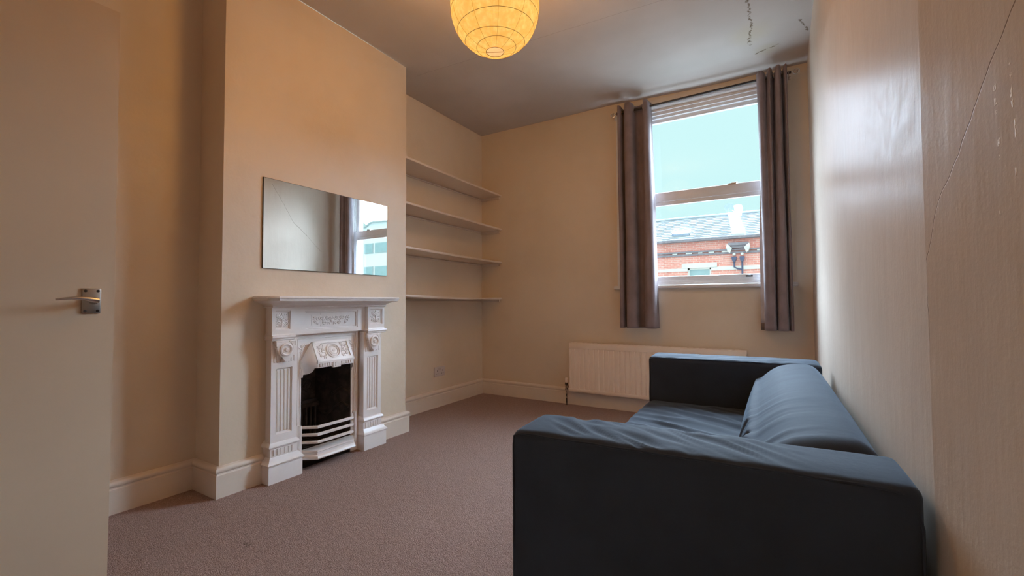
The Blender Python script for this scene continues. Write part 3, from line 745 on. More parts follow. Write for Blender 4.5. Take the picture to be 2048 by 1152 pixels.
# ------------------------------------------------------------------ wall mirror
bm = bbox_bm([((XC + .003, 1.3965, 1.197), (XC + .009, 2.3195, 1.7175))], .0012, 1)
mr = tag(obj('wall_mirror', bm, 'mirror_edge', origin=(XC, 1.858, 1.197)), 'frameless rectangular mirror on the chimney breast above the mantel shelf', 'mirror')
bm = bmesh.new(); v = [bm.verts.new((XC + .0094, y, z)) for y, z in ((1.3985, 1.199), (2.3175, 1.199), (2.3175, 1.7155), (1.3985, 1.7155))]; bm.faces.new(v)
obj('mirror_glass', bm, 'mirror', mr)

# ------------------------------------------------------------------ alcove shelves
for k, (za, zb, sag, lab) in enumerate((
        (2.160, 2.164, .003, 'topmost of the four cream alcove shelves beside the chimney breast'),
        (1.800, 1.796, .002, 'second shelf from the top in the cream alcove shelves'),
        (1.445, 1.437, .004, 'third shelf from the top in the cream alcove shelves'),
        (1.064, 1.046, .010, 'lowest of the four alcove shelves, bowed, above the wall socket'))):
    root = thing('wall_shelf', ((XA + XC) / 2 - .02, (Y2 + YB) / 2, zb - .018), lab, 'shelf', 'painted shelves across the alcove')
    bm = bmesh.new(); n = 14; rows = []
    for i in range(n + 1):
        s = i / n; y = Y2 + .002 + (YB - .002 - Y2 - .002) * s; z = za + (zb - za) * s - sag * math.sin(PI * s); xf = -2.492 + (-2.552 + 2.492) * s
        rows.append([bm.verts.new(p) for p in ((XA + .002, y, z - .018), (xf - .001, y, z - .018), (xf, y, z - .016), (xf, y, z - .002), (xf - .001, y, z), (XA + .002, y, z))])
    for a, b in zip(rows, rows[1:]):
        for j in range(6): bm.faces.new([a[j], a[(j + 1) % 6], b[(j + 1) % 6], b[j]])
    bm.faces.new(rows[0]); bm.faces.new(list(reversed(rows[-1])))
    obj('board', bm, 'shelf', root)
    for nm, a, b in (('batten', (XA + .002, YB - .020, zb - .046), (-2.575, YB - .002, zb - .0185)), ('batten', (XA + .002, Y2 + .002, za - .048), (-2.520, Y2 + .020, za - .0185)), ('batten', (XA + .002, Y2 + .05, min(za, zb) - .034), (XA + .016, YB - .05, min(za, zb) - sag - .0185))):
        obj(nm, bbox_bm([(a, b)], .002, 1), 'shelf', root)

# ------------------------------------------------------------------ twin socket
so = thing('wall_socket', (XA, 3.302, .288), 'white double plug socket low on the alcove wall under the shelves', 'socket')
fp_ = obj('faceplate', bbox_bm([((XA + .001, 3.226, .289), (XA + .010, 3.378, .380))], .003, 2), 'plastic', so)
for s in (-1, 1):
    c = 3.302 + s * .038
    obj('switch', bbox_bm([((XA + .009, 3.302 + s * .012 - .006, .350), (XA + .0135, 3.302 + s * .012 + .006, .368))], .001, 1), 'plastic', fp_)
    bm = bmesh.new()
    box(bm, (XA + .0095, c - .003, .336), (XA + .0104, c + .003, .348)); box(bm, (XA + .0095, c - .015, .312), (XA + .0104, c - .007, .317)); box(bm, (XA + .0095, c + .007, .312), (XA + .0104, c + .015, .317))
    obj('pin_hole', bm, 'black', fp_)

# ------------------------------------------------------------------ radiator
rd = thing('radiator', (-.97, YB, .14), 'cream ribbed panel radiator on the wall under the window, behind the sofa', 'radiator')
RX0, RX1, RZ0, RZ1, RYf = -1.733, -.217, .139, .602, 3.938
bm = bmesh.new(); nfl = 31; xs = []
pitch = (RX1 - RX0 - .03) / nfl
prof = [(RX0 + .004, RYf + .012), (RX0 + .010, RYf + .002)]
for k in range(nfl):
    x = RX0 + .015 + k * pitch; prof += [(x, RYf + .008), (x + .003, RYf + .009), (x + .009, RYf + .001), (x + pitch - .009, RYf + .001), (x + pitch - .003, RYf + .009)]
prof += [(RX1 - .015, RYf + .008), (RX1 - .010, RYf + .002), (RX1 - .004, RYf + .012), (RX1 - .004, RYf + .030), (RX0 + .004, RYf + .030)]
prism(bm, prof, 2, RZ0 + .028, RZ1 - .050)
pn = obj('ribbed_panel', bm, 'rad', rd, ang=20)
obj('top_rail', bbox_bm([((RX0, RYf - .001, RZ1 - .052), (RX1, RYf + .014, RZ1))], .003), 'rad', rd)
obj('top_grille', bbox_bm([((RX0, RYf + .008, RZ1 - .008), (RX1, RYf + .072, RZ1 + .001))] + [((RX0 + .03 + k * .05, RYf + .012, RZ1 + .0005), (RX0 + .06 + k * .05, RYf + .068, RZ1 + .003)) for k in range(29)], .001, 1), 'rad', rd)
obj('bottom_rail', bbox_bm([((RX0, RYf - .001, RZ0), (RX1, RYf + .030, RZ0 + .030))], .004), 'rad', rd)
for x in (RX0, RX1 - .004): obj('side_panel', bbox_bm([((x, RYf, RZ0 + .01), (x + .004, RYf + .072, RZ1))], .001, 1), 'rad', rd)
for x in (-1.55, -.45): obj('wall_bracket', bbox_bm([((x, RYf + .03, .20), (x + .03, YB - .001, .54))], .001, 1), 'rad', rd)
bm = bmesh.new(); lathe(bm, [(0, .262), (.0105, .262), (.0125, .255), (.0125, .222), (.0105, .216), (0, .216)], (-1.772, 3.96, 0), 16); vc = obj('valve_cap', bm, 'rad', rd)
bm = bmesh.new(); lathe(bm, [(0, .218), (.014, .216), (.016, .205), (.016, .192), (.011, .188), (.011, .165), (.015, .162), (.015, .148), (.009, .144), (0, .144)], (-1.772, 3.96, 0), 8)
tube(bm, [(-1.772, 3.96, .178), (-1.728, 3.96, .178)], .009, 10)
obj('valve', bm, 'copper', rd)
bm = bmesh.new(); tube(bm, [(-1.772, 3.96, .150), (-1.772, 3.96, .001)], .0075, 10); obj('pipe', bm, 'copper', rd)

# ------------------------------------------------------------------ sash window
wn = bpy.data.objects.new('window_1', None); C.objects.link(wn); wn.location = ((OX0 + OX1) / 2, YB, OZ0); wn['kind'] = 'structure'
WP = 'window_paint'
bm = bmesh.new()   # architrave on the room side + moulded head
for a, b in (((-1.268, 1.14), (OX0 + .012, 2.745)), ((OX1 - .012, 1.14), (.100, 2.745))):
    t = bmesh.new(); box(t, (a[0], YB - .016, a[1]), (b[0], YB + .002, b[1])); bmesh.ops.bevel(t, geom=list(t.edges), offset=.004, segments=2, affect='EDGES'); merge(bm, t)
prism(bm, [(YB + .002, 2.700), (YB - .016, 2.700), (YB - .018, 2.712), (YB - .012, 2.720), (YB - .022, 2.728), (YB - .034, 2.740), (YB - .036, 2.752), (YB - .030, 2.757), (YB + .002, 2.757)], 0, -1.275, .107)
obj('architrave', bm, WP, wn)
bm = bmesh.new()   # lining boxes and stepped head
for x0, x1 in ((OX0, OX0 + .05), (OX1 - .05, OX1)): box(bm, (x0, YB + .001, OZ0), (x1, 4.19, OZ1))
box(bm, (OX0, YB + .001, OZ1 - .028), (OX1, 4.19, OZ1)); box(bm, (OX0, YB + .022, OZ1 - .050), (OX1, 4.10, OZ1 - .026))
box(bm, (OX0 + .05, YB + .02, OZ0), (OX0 + .065, YB + .032, OZ1 - .05)); box(bm, (OX1 - .065, YB + .02, OZ0), (OX1 - .05, YB + .032, OZ1 - .05))
obj('lining', bm, WP, wn)
def sash(name, y0, y1, z0, z1, rb, rt, st=.05, bead=0):
    x0, x1 = OX0 + .055, OX1 - .055
    extra = [((x0 + st - .001, y0 + .010, z1 - rt - bead), (x1 - st + .001, y1 - .002, z1 - rt + .004))] if bead else []
    s = obj(name, bbox_bm(extra + [((x0, y0, z0), (x0 + st, y1, z1)), ((x1 - st, y0, z0), (x1, y1, z1)), ((x0 + st - .001, y0 + .001, z0), (x1 - st + .001, y1 - .001, z0 + rb)), ((x0 + st - .001, y0 + .001, z1 - rt), (x1 - st + .001, y1 - .001, z1))], .003, 2), WP, wn)
    bm = bmesh.new(); ym = (y0 + y1) / 2 + .004; v = [bm.verts.new(p) for p in ((x0 + st, ym, z0 + rb), (x1 - st, ym, z0 + rb), (x1 - st, ym, z1 - rt - bead), (x0 + st, ym, z1 - rt - bead))]; bm.faces.new(v)
    obj('glass_pane', bm, 'glass', s)
    return s
ls = sash('lower_sash', 4.034, 4.074, OZ0 + .035, 1.968, .038, .083, bead=.033)
us = sash('upper_sash', 4.080, 4.118, 1.890, OZ1 - .046, .052, .034)
obj('sash_ledge', bbox_bm([((OX0 + .05, YB + .002, OZ0), (OX1 - .05, 4.19, OZ0 + .016)), ((OX0 + .05, YB + .006, OZ0 + .014), (OX1 - .05, 4.05, OZ0 + .036))], .003), WP, wn)
bm = bmesh.new(); box(bm, (-.33, 4.030, 1.962), (-.27, 4.060, 1.974)); lathe(bm, [(.012, 0), (.010, .008), (0, .010)], (-.30, 4.05, 1.972), 14); tube(bm, [(-.30, 4.05, 1.978), (-.265, 4.04, 1.980)], .004, 8)
obj('sash_latch', bm, 'nickel', ls)
bm = bmesh.new(); box(bm, (-.215, 4.030, 1.196), (-.165, 4.036, 1.208)); tube(bm, [(-.205, 4.030, 1.200), (-.200, 4.016, 1.206), (-.180, 4.016, 1.206), (-.175, 4.030, 1.200)], .003, 8)
obj('sash_lift', bm, 'dark_metal', ls)
obj('window_sill', bbox_bm([((-1.300, YB - .050, 1.110), (.143, YB + .05, 1.143))], .012, 4), WP, wn)
bm = bmesh.new(); box(bm, (OX0 + .06, 4.19, OZ0 - .03), (OX1 - .06, 4.45, OZ0 + .012)); obj('outer_sill', bm, 'stone_white', wn)

# ------------------------------------------------------------------ curtain rod
ROD_Y, ROD_Z = 3.925, 2.733
def rz(x): return 2.722 + .016 * (x + 1.2) / 1.35
cr = thing('curtain_rod', (-.54, ROD_Y, 2.70), 'slim dark metal curtain rod with scroll finials over the window', 'curtain rod')
bm = bmesh.new(); tube(bm, [(-1.235, ROD_Y, rz(-1.235)), (.125, ROD_Y, rz(.125))], .0095, 12); obj('rod', bm, 'dark_metal', cr)
for x, s in ((-1.235, -1), (.125, 1)):
    bm = bmesh.new(); z = rz(x); pts = []; rs = []
    for i in range(40):
        q = i / 39; r = .024 * (1 - .75 * q); a = -PI / 2 * 0 + PI + 2 * PI * 1.7 * q
        pts.append((x + s * (.034 + r * math.cos(a)), ROD_Y - .004 * math.sin(q * 3), z + r * math.sin(a))); rs.append(.0035)
    tube(bm, [(x, ROD_Y, z), (x + s * .008, ROD_Y, z)] + pts, [.006, .005] + rs, 8)
    tube(bm, [(x + s * .0, ROD_Y, z - .0), (x + s * .02, ROD_Y, z - .022), (x + s * .04, ROD_Y, z - .026)], .003, 8)
    obj('finial', bm, 'chrome', cr)
for x in (-1.228, .108):
    bm = bmesh.new(); z = rz(x); lathe(bm, [(.018, 0), (.018, .005), (.008, .008), (0, .008)], (x, YB, z), 18, (0, -1, 0)); tube(bm, [(x, YB - .004, z), (x, ROD_Y, z - .006)], .005, 8)
    tube(bm, [(x, ROD_Y + .012 * math.cos(a), z + .012 * math.sin(a)) for a in [2 * PI * i / 16 for i in range(16)]], .0035, 8, closed=True)
    obj('bracket', bm, 'chrome', cr)

# ------------------------------------------------------------------ curtains
def curtain(label, ctrl_top, ctrl_bot, z0, zt, lining=None, seed=0):
    """ctrl_*: list of (x, y) fold centre line; smooth interpolation; zt(x) top"""
    def cat(P, s):
        n = len(P) - 1; f = s * n; i = min(int(f), n - 1); u = f - i
        p = [P[max(i - 1, 0)], P[i], P[i + 1], P[min(i + 2, n)]]
        return Vector([.5 * ((2 * p[1][k]) + (-p[0][k] + p[2][k]) * u + (2 * p[0][k] - 5 * p[1][k] + 4 * p[2][k] - p[3][k]) * u * u + (-p[0][k] + 3 * p[1][k] - 3 * p[2][k] + p[3][k]) * u ** 3) for k in (0, 1)])
    N, K = len(ctrl_top) * 9, 70
    bm = bmesh.new(); g = []
    for i in range(N + 1):
        s = i / N; a, b = cat(ctrl_top, s), cat(ctrl_bot, s); col = []
        for j in range(K + 1):
            v = j / K; p = a.lerp(b, v ** .8); zt_ = zt(a.x, s)
            z = zt_ + (z0 - zt_) * v
            nx = noise.noise(Vector((s * 9, z * 1.1, seed))) * .006 * min(1, v * 3); ny = noise.noise(Vector((s * 7 + 5, z * 1.7, seed + 9))) * .008
            col.append(bm.verts.new((p.x + nx, min(p.y + ny, 3.998), z)))
        g.append(col)
    for i in range(N):
        for j in range(K): bm.faces.new([g[i][j], g[i + 1][j], g[i + 1][j + 1], g[i][j + 1]])
    cx = sum(p[0] for p in ctrl_bot) / len(ctrl_bot)
    root = thing('curtain', (cx, 3.93, z0), label, 'curtain', None)
    f = obj('fabric', bm, 'curtain', root, ang=180); md = f.modifiers.new('thick', 'SOLIDIFY'); md.thickness = .0022; md.offset = 0
    return root, f
top = [(-1.188, 3.965), (-1.214, 3.935), (-1.214, 3.895), (-1.196, 3.885), (-1.184, 3.91), (-1.180, 3.955), (-1.165, 3.968), (-1.152, 3.94), (-1.150, 3.895), (-1.128, 3.872), (-1.090, 3.872), (-1.074, 3.90), (-1.072, 3.95), (-1.052, 3.972), (-1.015, 3.974), (-.992, 3.955), (-.986, 3.905), (-.972, 3.872), (-.945, 3.872), (-.935, 3.90), (-.935, 3.945), (-.930, 3.968)]
bot = [(-1.178, 3.965), (-1.205, 3.94), (-1.210, 3.895), (-1.192, 3.885), (-1.176, 3.90), (-1.172, 3.95), (-1.163, 3.965), (-1.154, 3.93), (-1.150, 3.885), (-1.130, 3.868), (-1.085, 3.870), (-1.060, 3.89), (-1.052, 3.94), (-1.035, 3.968), (-1.012, 3.968), (-.995, 3.94), (-.988, 3.895), (-.965, 3.868), (-.925, 3.870), (-.900, 3.89), (-.893, 3.93), (-.885, 3.965)]
cl, clf = curtain('taupe grey eyelet curtain drawn to the left side of the window', top, bot, .765, lambda x, s: 2.775 + .010 * math.sin(s * 19), seed=1)
for x in (-1.180, -1.070, -.99):
    bm = bmesh.new(); z = rz(x); tube(bm, [(x, ROD_Y + .021 * math.cos(a), z + .021 * math.sin(a)) for a in [2 * PI * i / 20 for i in range(20)]], .004, 8, closed=True)
    obj('eyelet', bm, 'chrome', cl)
top = [(-.106, 3.89), (-.085, 3.868), (-.062, 3.875), (-.048, 3.905), (-.040, 3.94), (-.030, 3.90), (-.018, 3.875), (-.005, 3.90), (.003, 3.95), (.012, 3.965), (.018, 3.93), (.022, 3.88), (.038, 3.866), (.052, 3.88), (.058, 3.93), (.066, 3.955), (.074, 3.92), (.082, 3.885), (.092, 3.88), (.098, 3.92), (.092, 3.96)]
bot = [(-.082, 3.955), (-.086, 3.925), (-.078, 3.895), (-.060, 3.875), (-.035, 3.868), (-.018, 3.875), (-.010, 3.91), (-.006, 3.95), (.000, 3.955), (.004, 3.91), (.010, 3.880), (.028, 3.868), (.048, 3.868), (.064, 3.878), (.072, 3.915), (.074, 3.955), (.080, 3.95), (.084, 3.91), (.092, 3.885), (.103, 3.90), (.104, 3.95)]
cR, cRf = curtain('taupe grey curtain at the right side of the window, white lining showing', top, bot, .772, lambda x, s: 2.782 - .016 * (s < .2) + .010 * math.sin(s * 23), seed=5)
bm = bmesh.new(); g = []
for i in range(9):
    s = i / 8; col = []
    for j in range(50):
        v = j / 49; z = 2.55 + (.828 - 2.55) * v; ex = .004 + .030 * sst(.05, .75, v)
        col.append(bm.verts.new((-.078 - ex + (ex + .02) * s + .003 * noise.noise(Vector((s * 3, z * 3, 2))), 3.950 + .010 * math.sin(s * 4 + z), z)))
    g.append(col)
for i in range(8):
    for j in range(49): bm.faces.new([g[i][j], g[i + 1][j], g[i + 1][j + 1], g[i][j + 1]])
ln = obj('lining', bm, 'lining', cR, ang=180); md = ln.modifiers.new('thick', 'SOLIDIFY'); md.thickness = .0012
bm = bmesh.new(); g = []
for i in range(9):
    s = i / 8; g.append([bm.verts.new((-.112 + .052 * s, 3.9496 + .010 * math.sin(s * 4 + .8), z)) for z in (.826, .800, .772)])
for i in range(8):
    for j in range(2): bm.faces.new([g[i][j], g[i + 1][j], g[i + 1][j + 1], g[i][j + 1]])
hm = obj('hem', bm, 'hem', cR, ang=180); md = hm.modifiers.new('thick', 'SOLIDIFY'); md.thickness = .002
for x in (.012, .066):
    bm = bmesh.new(); z = rz(x); tube(bm, [(x, ROD_Y + .021 * math.cos(a), z + .021 * math.sin(a)) for a in [2 * PI * i / 20 for i in range(20)]], .004, 8, closed=True)
    obj('eyelet', bm, 'chrome', cR)

# ------------------------------------------------------------------ paper lantern
lt = thing('paper_lantern', (LAMP.x, LAMP.y, LAMP.z - LR * 1.04), 'round yellow glowing paper lantern hanging from the ceiling', 'lamp')
def lr(h):   # radius at height h relative to centre, open at both ends
    u = h / (LR * 1.03); return LR * math.sqrt(max(0, 1 - u * u)) if abs(u) < 1 else 0
bm = bmesh.new(); n = 72; zb, ztp = -LR * 1.006, LR * .99
rings = []; hs = [-math.cos(PI * i / 44) * LR * 1.03 for i in range(45)]; rm = .043
hs = [h for h in hs if lr(h) >= rm]
for h in hs:
    row = []
    for k in range(n):
        a = 2 * PI * k / n; rib = abs(math.sin(a * 5)) ; band = abs(math.sin((h / LR * 4.2 + .3) * PI))
        r = lr(h) * (1 - .010 * (1 - rib) ** 3) + .0022 * noise.noise(Vector((math.cos(a) * 9, math.sin(a) * 9, h * 40))) - .003 * (1 - band) ** 2 * 0
        row.append(bm.verts.new(LAMP + Vector((r * math.cos(a), r * math.sin(a), h))))
    rings.append(row)
for a, b in zip(rings, rings[1:]):
    for k in range(n): bm.faces.new([a[k], a[(k + 1) % n], b[(k + 1) % n], b[k]])
shade = obj('paper_shade', bm, 'paper', lt, ang=180)
hb = hs[0]
bm = bmesh.new(); lathe(bm, [(0, hb + .0), (rm, hb + .0)], LAMP, 32); obj('bottom_opening', bm, 'paper_end', shade)
bm = bmesh.new()
def ringtube(h, r, ox=0, oy=0, th=.0011, tilt=0):
    tube(bm, [LAMP + Vector((ox + r * math.cos(a), oy + r * math.sin(a), h + tilt * math.cos(a))) for a in [2 * PI * i / 64 for i in range(64)]], th, 6, closed=True)
ringtube(hb - .001, rm + .0005, th=.0015)
for h, tl, ph in ((-.205, .004, 0), (-.170, .010, 2.2), (-.118, .007, .8), (-.045, .012, 3.6), (.035, .008, 1), (.11, .006, 4), (.17, .004, 2)):
    pts = []
    for i in range(72):
        a = 2 * PI * i / 72; hh = h + tl * math.cos(a - ph); r = lr(hh) + .0012; pts.append(LAMP + Vector((r * math.cos(a), r * math.sin(a), hh)))
    tube(bm, pts, .0010, 6, closed=True)
tube(bm, [LAMP + Vector((-rm * .9, -rm * .45, hb - .002)), LAMP + Vector((rm * .9, rm * .45, hb - .002))], .0012, 6)
obj('wire_rings', bm, 'wire', shade)
bm = bmesh.new()
for k in range(10):
    a = 2 * PI * k / 10 + .35; pts = [LAMP + Vector(((lr(h) + .0008) * math.cos(a), (lr(h) + .0008) * math.sin(a), h)) for h in hs]
    tube(bm, pts, [.0007 + .0006 * abs(noise.noise(Vector((k, i * .6, 0)))) for i in range(len(pts))], 5)
obj('paper_seam', bm, simple('amber_paper_seam', (0.10, .05, .01, 1), .8, Emission_Color=(.62, .26, .02, 1), Emission_Strength=.55), shade)
bm = bmesh.new(); tube(bm, [(LAMP.x, LAMP.y, LAMP.z + .12), (LAMP.x, LAMP.y, ZC - .03)], .0035, 8); obj('cord', bm, 'plastic', lt)
bm = bmesh.new(); lathe(bm, [(0, ZC - .034), (.018, ZC - .034), (.045, ZC - .014), (.048, ZC - .004), (.0, ZC - .004)], (LAMP.x, LAMP.y, 0), 28); obj('ceiling_rose', bm, 'plastic', lt)
bm = bmesh.new(); lathe(bm, [(0, .150), (.015, .150), (.018, .14), (.018, .09), (.02, .085), (0, .085)], LAMP, 20); obj('lamp_holder', bm, 'plastic', lt)
k = 0
for sgz in (-1, 1):
    for i in range(6):
        a = 2 * PI * i / 6 + (.5 if sgz > 0 else 0); r = .125
        ld = bpy.data.lights.new('lantern_glow', 'POINT'); ld.energy = LAMP_POWER / 12; ld.color = (1.0, .465, .095); ld.shadow_soft_size = 0.0
        lo = bpy.data.objects.new('lantern_glow', ld); C.objects.link(lo); lo.parent = lt; lo.location = Vector((r * math.cos(a), r * math.sin(a), sgz * .05 - .05)) + LAMP - lt.location

# ------------------------------------------------------------------ sofa
NF, NB, FF, FB = Vector((-.573, .943)), Vector((.205, .990)), Vector((-.656, 2.832)), Vector((.181, 2.889))
SD, SL = .80, 1.90
def smap(p):
    a, b = p[0] / SD, p[1] / SL
    q_ = NF * (1 - a) * (1 - b) + NB * a * (1 - b) + FF * (1 - a) * b + FB * a * b
    return Vector((q_.x, q_.y, p[2]))
def rbox(lo, hi, r, step, disp=None, bmo=None):
    """rounded box in sofa-local coords (depth, length, height) with displacement, mapped to the room"""
    lo, hi = Vector(lo), Vector(hi); bm = bmesh.new()
    n = [max(2, int(math.ceil((hi[i] - lo[i]) / step))) for i in range(3)]
    vd = {}
    def V(i, j, k):
        key = (i, j, k)
        if key not in vd:
            p = Vector([lo[d] + (hi[d] - lo[d]) * key[d] / n[d] for d in range(3)])
            c = Vector([min(max(p[d], lo[d] + r), hi[d] - r) for d in range(3)])
            dv = p - c
            if dv.length > 1e-9:
                # push to rounded surface
                m = max(abs(x) for x in dv)
                nn = dv.normalized(); p2 = c + nn * r * (m / r)
                nrm = nn
            else: p2 = p; nrm = Vector((0, 0, 1))
            if disp: p2 = disp(p2, nrm)
            vd[key] = bm.verts.new(smap(p2))
        return vd[key]
    for ax in range(3):
        o = [d for d in range(3) if d != ax]
        for side in (0, n[ax]):
            for i in range(n[o[0]]):
                for j in range(n[o[1]]):
                    q_ = []
                    for di, dj in ((0, 0), (1, 0), (1, 1), (0, 1)):
                        kk = [0, 0, 0]; kk[ax] = side; kk[o[0]] = i + di; kk[o[1]] = j + dj; q_.append(V(*kk))
                    try: bm.faces.new(q_)
                    except ValueError: pass
    return bm
def ridge(x, y, z=0): return (1 - abs(noise.noise(Vector((x, y, z)))) * 2.2)
def fold(x, y, z=0):
    return math.exp(-(noise.noise(Vector((x, y, z))) * 3.6) ** 2)
sf = thing('sofa', ((NF.x + FB.x) / 2, (NF.y + FB.y) / 2, 0), 'dark slate blue fabric two seat sofa against the right wall', 'sofa')
AT = .2     # arm thickness
def arm_disp(near):
    def f(p, n):
        x, y, z = p; yy = y if near else SL - y
        top = max(0, n[2])
        if top > 0:
            c = 1 - min(1, abs(yy - AT / 2) / (AT / 2)) ** 2
            z += .004 * c * top
            # diagonal wrinkles, strongest over the front half
            if near:
                m = sst(0.02, .10, x) * (1 - sst(.50, .68, x)); u = x * 19 + (yy) * 22; v = x * 3.0 - yy * 6
                z += top * (.0058 * m * (fold(u, v, 3) - .35) + .002 * noise.noise(Vector((x * 9, yy * 9, 0))))
            else:
                m = .9; u = x * 15 + yy * 22; v = x * 2 - yy * 4
                z += top * .006 * m * (fold(u, v, 8) - .4)
        if abs(n[0]) > .5 and n[0] < 0: x += .006 * noise.noise(Vector((yy * 7, z * 7, 4)))
        if abs(n[1]) > .5: y += .004 * noise.noise(Vector((x * 3, z * 3, 9)))
        return Vector((x, y, z))
    return f
na = obj('armrest', rbox((0, 0, .045), (SD, AT, .680), .018, .0085, arm_disp(True)), 'sofa', sf, ang=180)
fa = obj('armrest', rbox((0, SL - AT - .035, .045), (SD, SL, .680), .020, .014, arm_disp(False)), 'sofa', sf, ang=180)
# piping seams along the arm edges
def piping(pts, parent, r=.0028):
    bm = bmesh.new(); tube(bm, [smap(p) for p in pts], r, 6); obj('piping', bm, 'sofa', parent)
def arm_pipe(y, z=.672):
    pts = [(.005, y, .06), (.005, y, z - .03), (.007, y, z - .008), (.03, y, z)]
    pts += [(.03 + (SD - .08) * i / 20, y + .0012 * math.sin(i * 1.7), z + .0015 * noise.noise(Vector((i * .7, y, 0)))) for i in range(1, 20)]
    pts += [(SD - .035, y, z - .004), (SD - .012, y, z - .022), (SD - .004, y, z - .06), (SD - .004, y, .06)]
    return pts
piping(arm_pipe(.0045, .6765), na); piping(arm_pipe(SL - AT - .0315, .6765), fa, .0022)
# backrest: plump roll
BX0 = .50
def back_disp(p, n):
    x, y, z = p; t = (y - AT) / (SL - 2 * AT)
    h = max(0, min(1, (z - .40) / .28))
    # front profile leaning and rounded
    front = max(0, min(1, (SD - x) / (SD - BX0)))
    up = sst(.0, .55, max(0, n[2]))
    x = x + .060 * h ** 2.6 * front
    bulge = math.sin(PI * max(0, min(1, t)))
    x -= .024 * bulge * front * math.sin(PI * min(1, max(0, (z - .32) / .36)))
    z += up * (.010 * math.sin(PI * min(1, front * 1.1)) + .006 * bulge - .030 * front ** 2.6)
    # fan of creases spreading up the front from the near arm
    d = max(0, t); m = (1 - sst(.10, .60, d)) * sst(.15, .60, front) * (1 - .6 * up)
    u = t * 17 + (z - .4) * 7.0 + (SD - x) * 2; v = (z * 1.8 - t * 1.5)
    cr = ((fold(u, v * .7, 2) - .4) * .015 + (fold(u * 2.1, v, 6) - .4) * .008) * m
    x -= cr
    z += .002 * noise.noise(Vector((x * 8, y * 8, 1))) * up
    return Vector((x, y, z))
obj('backrest', rbox((BX0, AT - .012, .10), (SD, SL - AT - .030, .682), .085, .0095, back_disp), 'sofa', sf, ang=180)
def seat_disp(p, n):
    x, y, z = p; t = (y - AT) / (SL - 2 * AT); s = x / .60
    up = sst(.0, .6, max(0, n[2]))
    if up > 0:
        z += up * .022 * math.sin(PI * max(0, min(1, t))) * math.sin(PI * max(0.05, min(1, s * .9 + .1))) + up * .010 * (1 - s)
        m = sst(.05, .3, s)
        u = y * 10 + x * 5.5; v = x * 1.8 - y * 1.0
        z += up * .014 * (fold(u, v, 4) - .42) * (.35 + .65 * m) * (1 - sst(.85, .99, t)) + up * .003 * noise.noise(Vector((x * 12, y * 12, 3)))
    if n[0] < -.3: x += .010 * n[0] * math.sin(PI * max(0, min(1, t))) * .5
    return Vector((x, y, z))
obj('seat_cushion', rbox((-.005, AT - .006, .275), (.60, SL - AT - .028, .428), .040, .0095, seat_disp), 'sofa', sf, ang=180)
obj('base', rbox((.006, AT - .01, .06), (SD - .02, SL - AT - .02, .285), .012, .04, None), 'sofa', sf, ang=180)
for a, b in ((.05, .05), (SD - .08, .05), (.05, SL - .07), (SD - .08, SL - .07)):
    bm = bmesh.new(); c = smap((a, b, 0)); lathe(bm, [(0, 0), (.018, 0), (.020, .004), (.022, .05), (0, .05)], (c.x, c.y, 0), 16); obj('leg', bm, 'dark_metal', sf)

# ------------------------------------------------------------------ outside: terrace across the street
HY = 18.0
hs_ = thing('terraced_house', (-2, HY, -4), 'red brick terraced house across the street with grey tiled roof and white stone bands', 'house')
bm = bmesh.new(); WX0, WX1, WZ0, WZ1 = -2.93, -2.10, .95, 2.26
X0h, X1h = -11.0, 8.0
for a, b in (((X0h, -4), (WX0, 3.34)), ((WX1, -4), (X1h, 3.34)), ((WX0, -4), (WX1, WZ0)), ((WX0, WZ1), (WX1, 3.34))): box(bm, (a[0], HY, a[1]), (b[0], HY + .3, b[1]))
box(bm, (X0h, HY + .3, -4), (X1h, HY + 7, 3.2))
obj('brick_wall', bm, 'brick', hs_)
# tiled roof: stepped courses with scalloped lower edges
bm = bmesh.new(); NC = 13; ry0, rz0, ry1, rz1 = HY - .12, 3.36, 19.35, 4.41
def rp(t): return ry0 + (ry1 - ry0) * t, rz0 + (rz1 - rz0) * t
for k in range(NC):
    y0_, z0_ = rp(k / NC); y1_, z1_ = rp((k + 1.08) / NC); nx = 340; prev = None
    for i in range(nx + 1):
        x = X0h + (X1h - X0h) * i / nx; s = math.sin(x * 2 * PI / .30)
        a = bm.verts.new((x, y0_ - .02 + .0 * s, z0_ + .020 + .007 * s)); a2 = bm.verts.new((x, y0_, z0_ - .045 + .007 * s)); b = bm.verts.new((x, y1_, z1_ - .012 + .007 * s))
        if prev: bm.faces.new([prev[0], a, b, prev[2]]); bm.faces.new([prev[1], a2, a, prev[0]])
        prev = (a, a2, b)
rf = obj('tiled_roof', bm, 'roof_tile', hs_, ang=180)
bm = bmesh.new(); prism(bm, [(HY - .05, 3.30), (ry1, 4.36), (21.2, 3.0)], 0, X0h, X1h); obj('roof_body', bm, 'roof_slate', hs_)
bm = bmesh.new(); tube(bm, [(X0h, ry1, rz1 + .02), (X1h, ry1, rz1 + .02)], .07, 8); obj('ridge_tiles', bm, 'roof_tile', hs_)
bm = bmesh.new(); box(bm, (X0h, HY - .22, 3.27), (X1h, HY + .02, 3.35)); obj('gutter', bm, 'stone_dark', hs_)
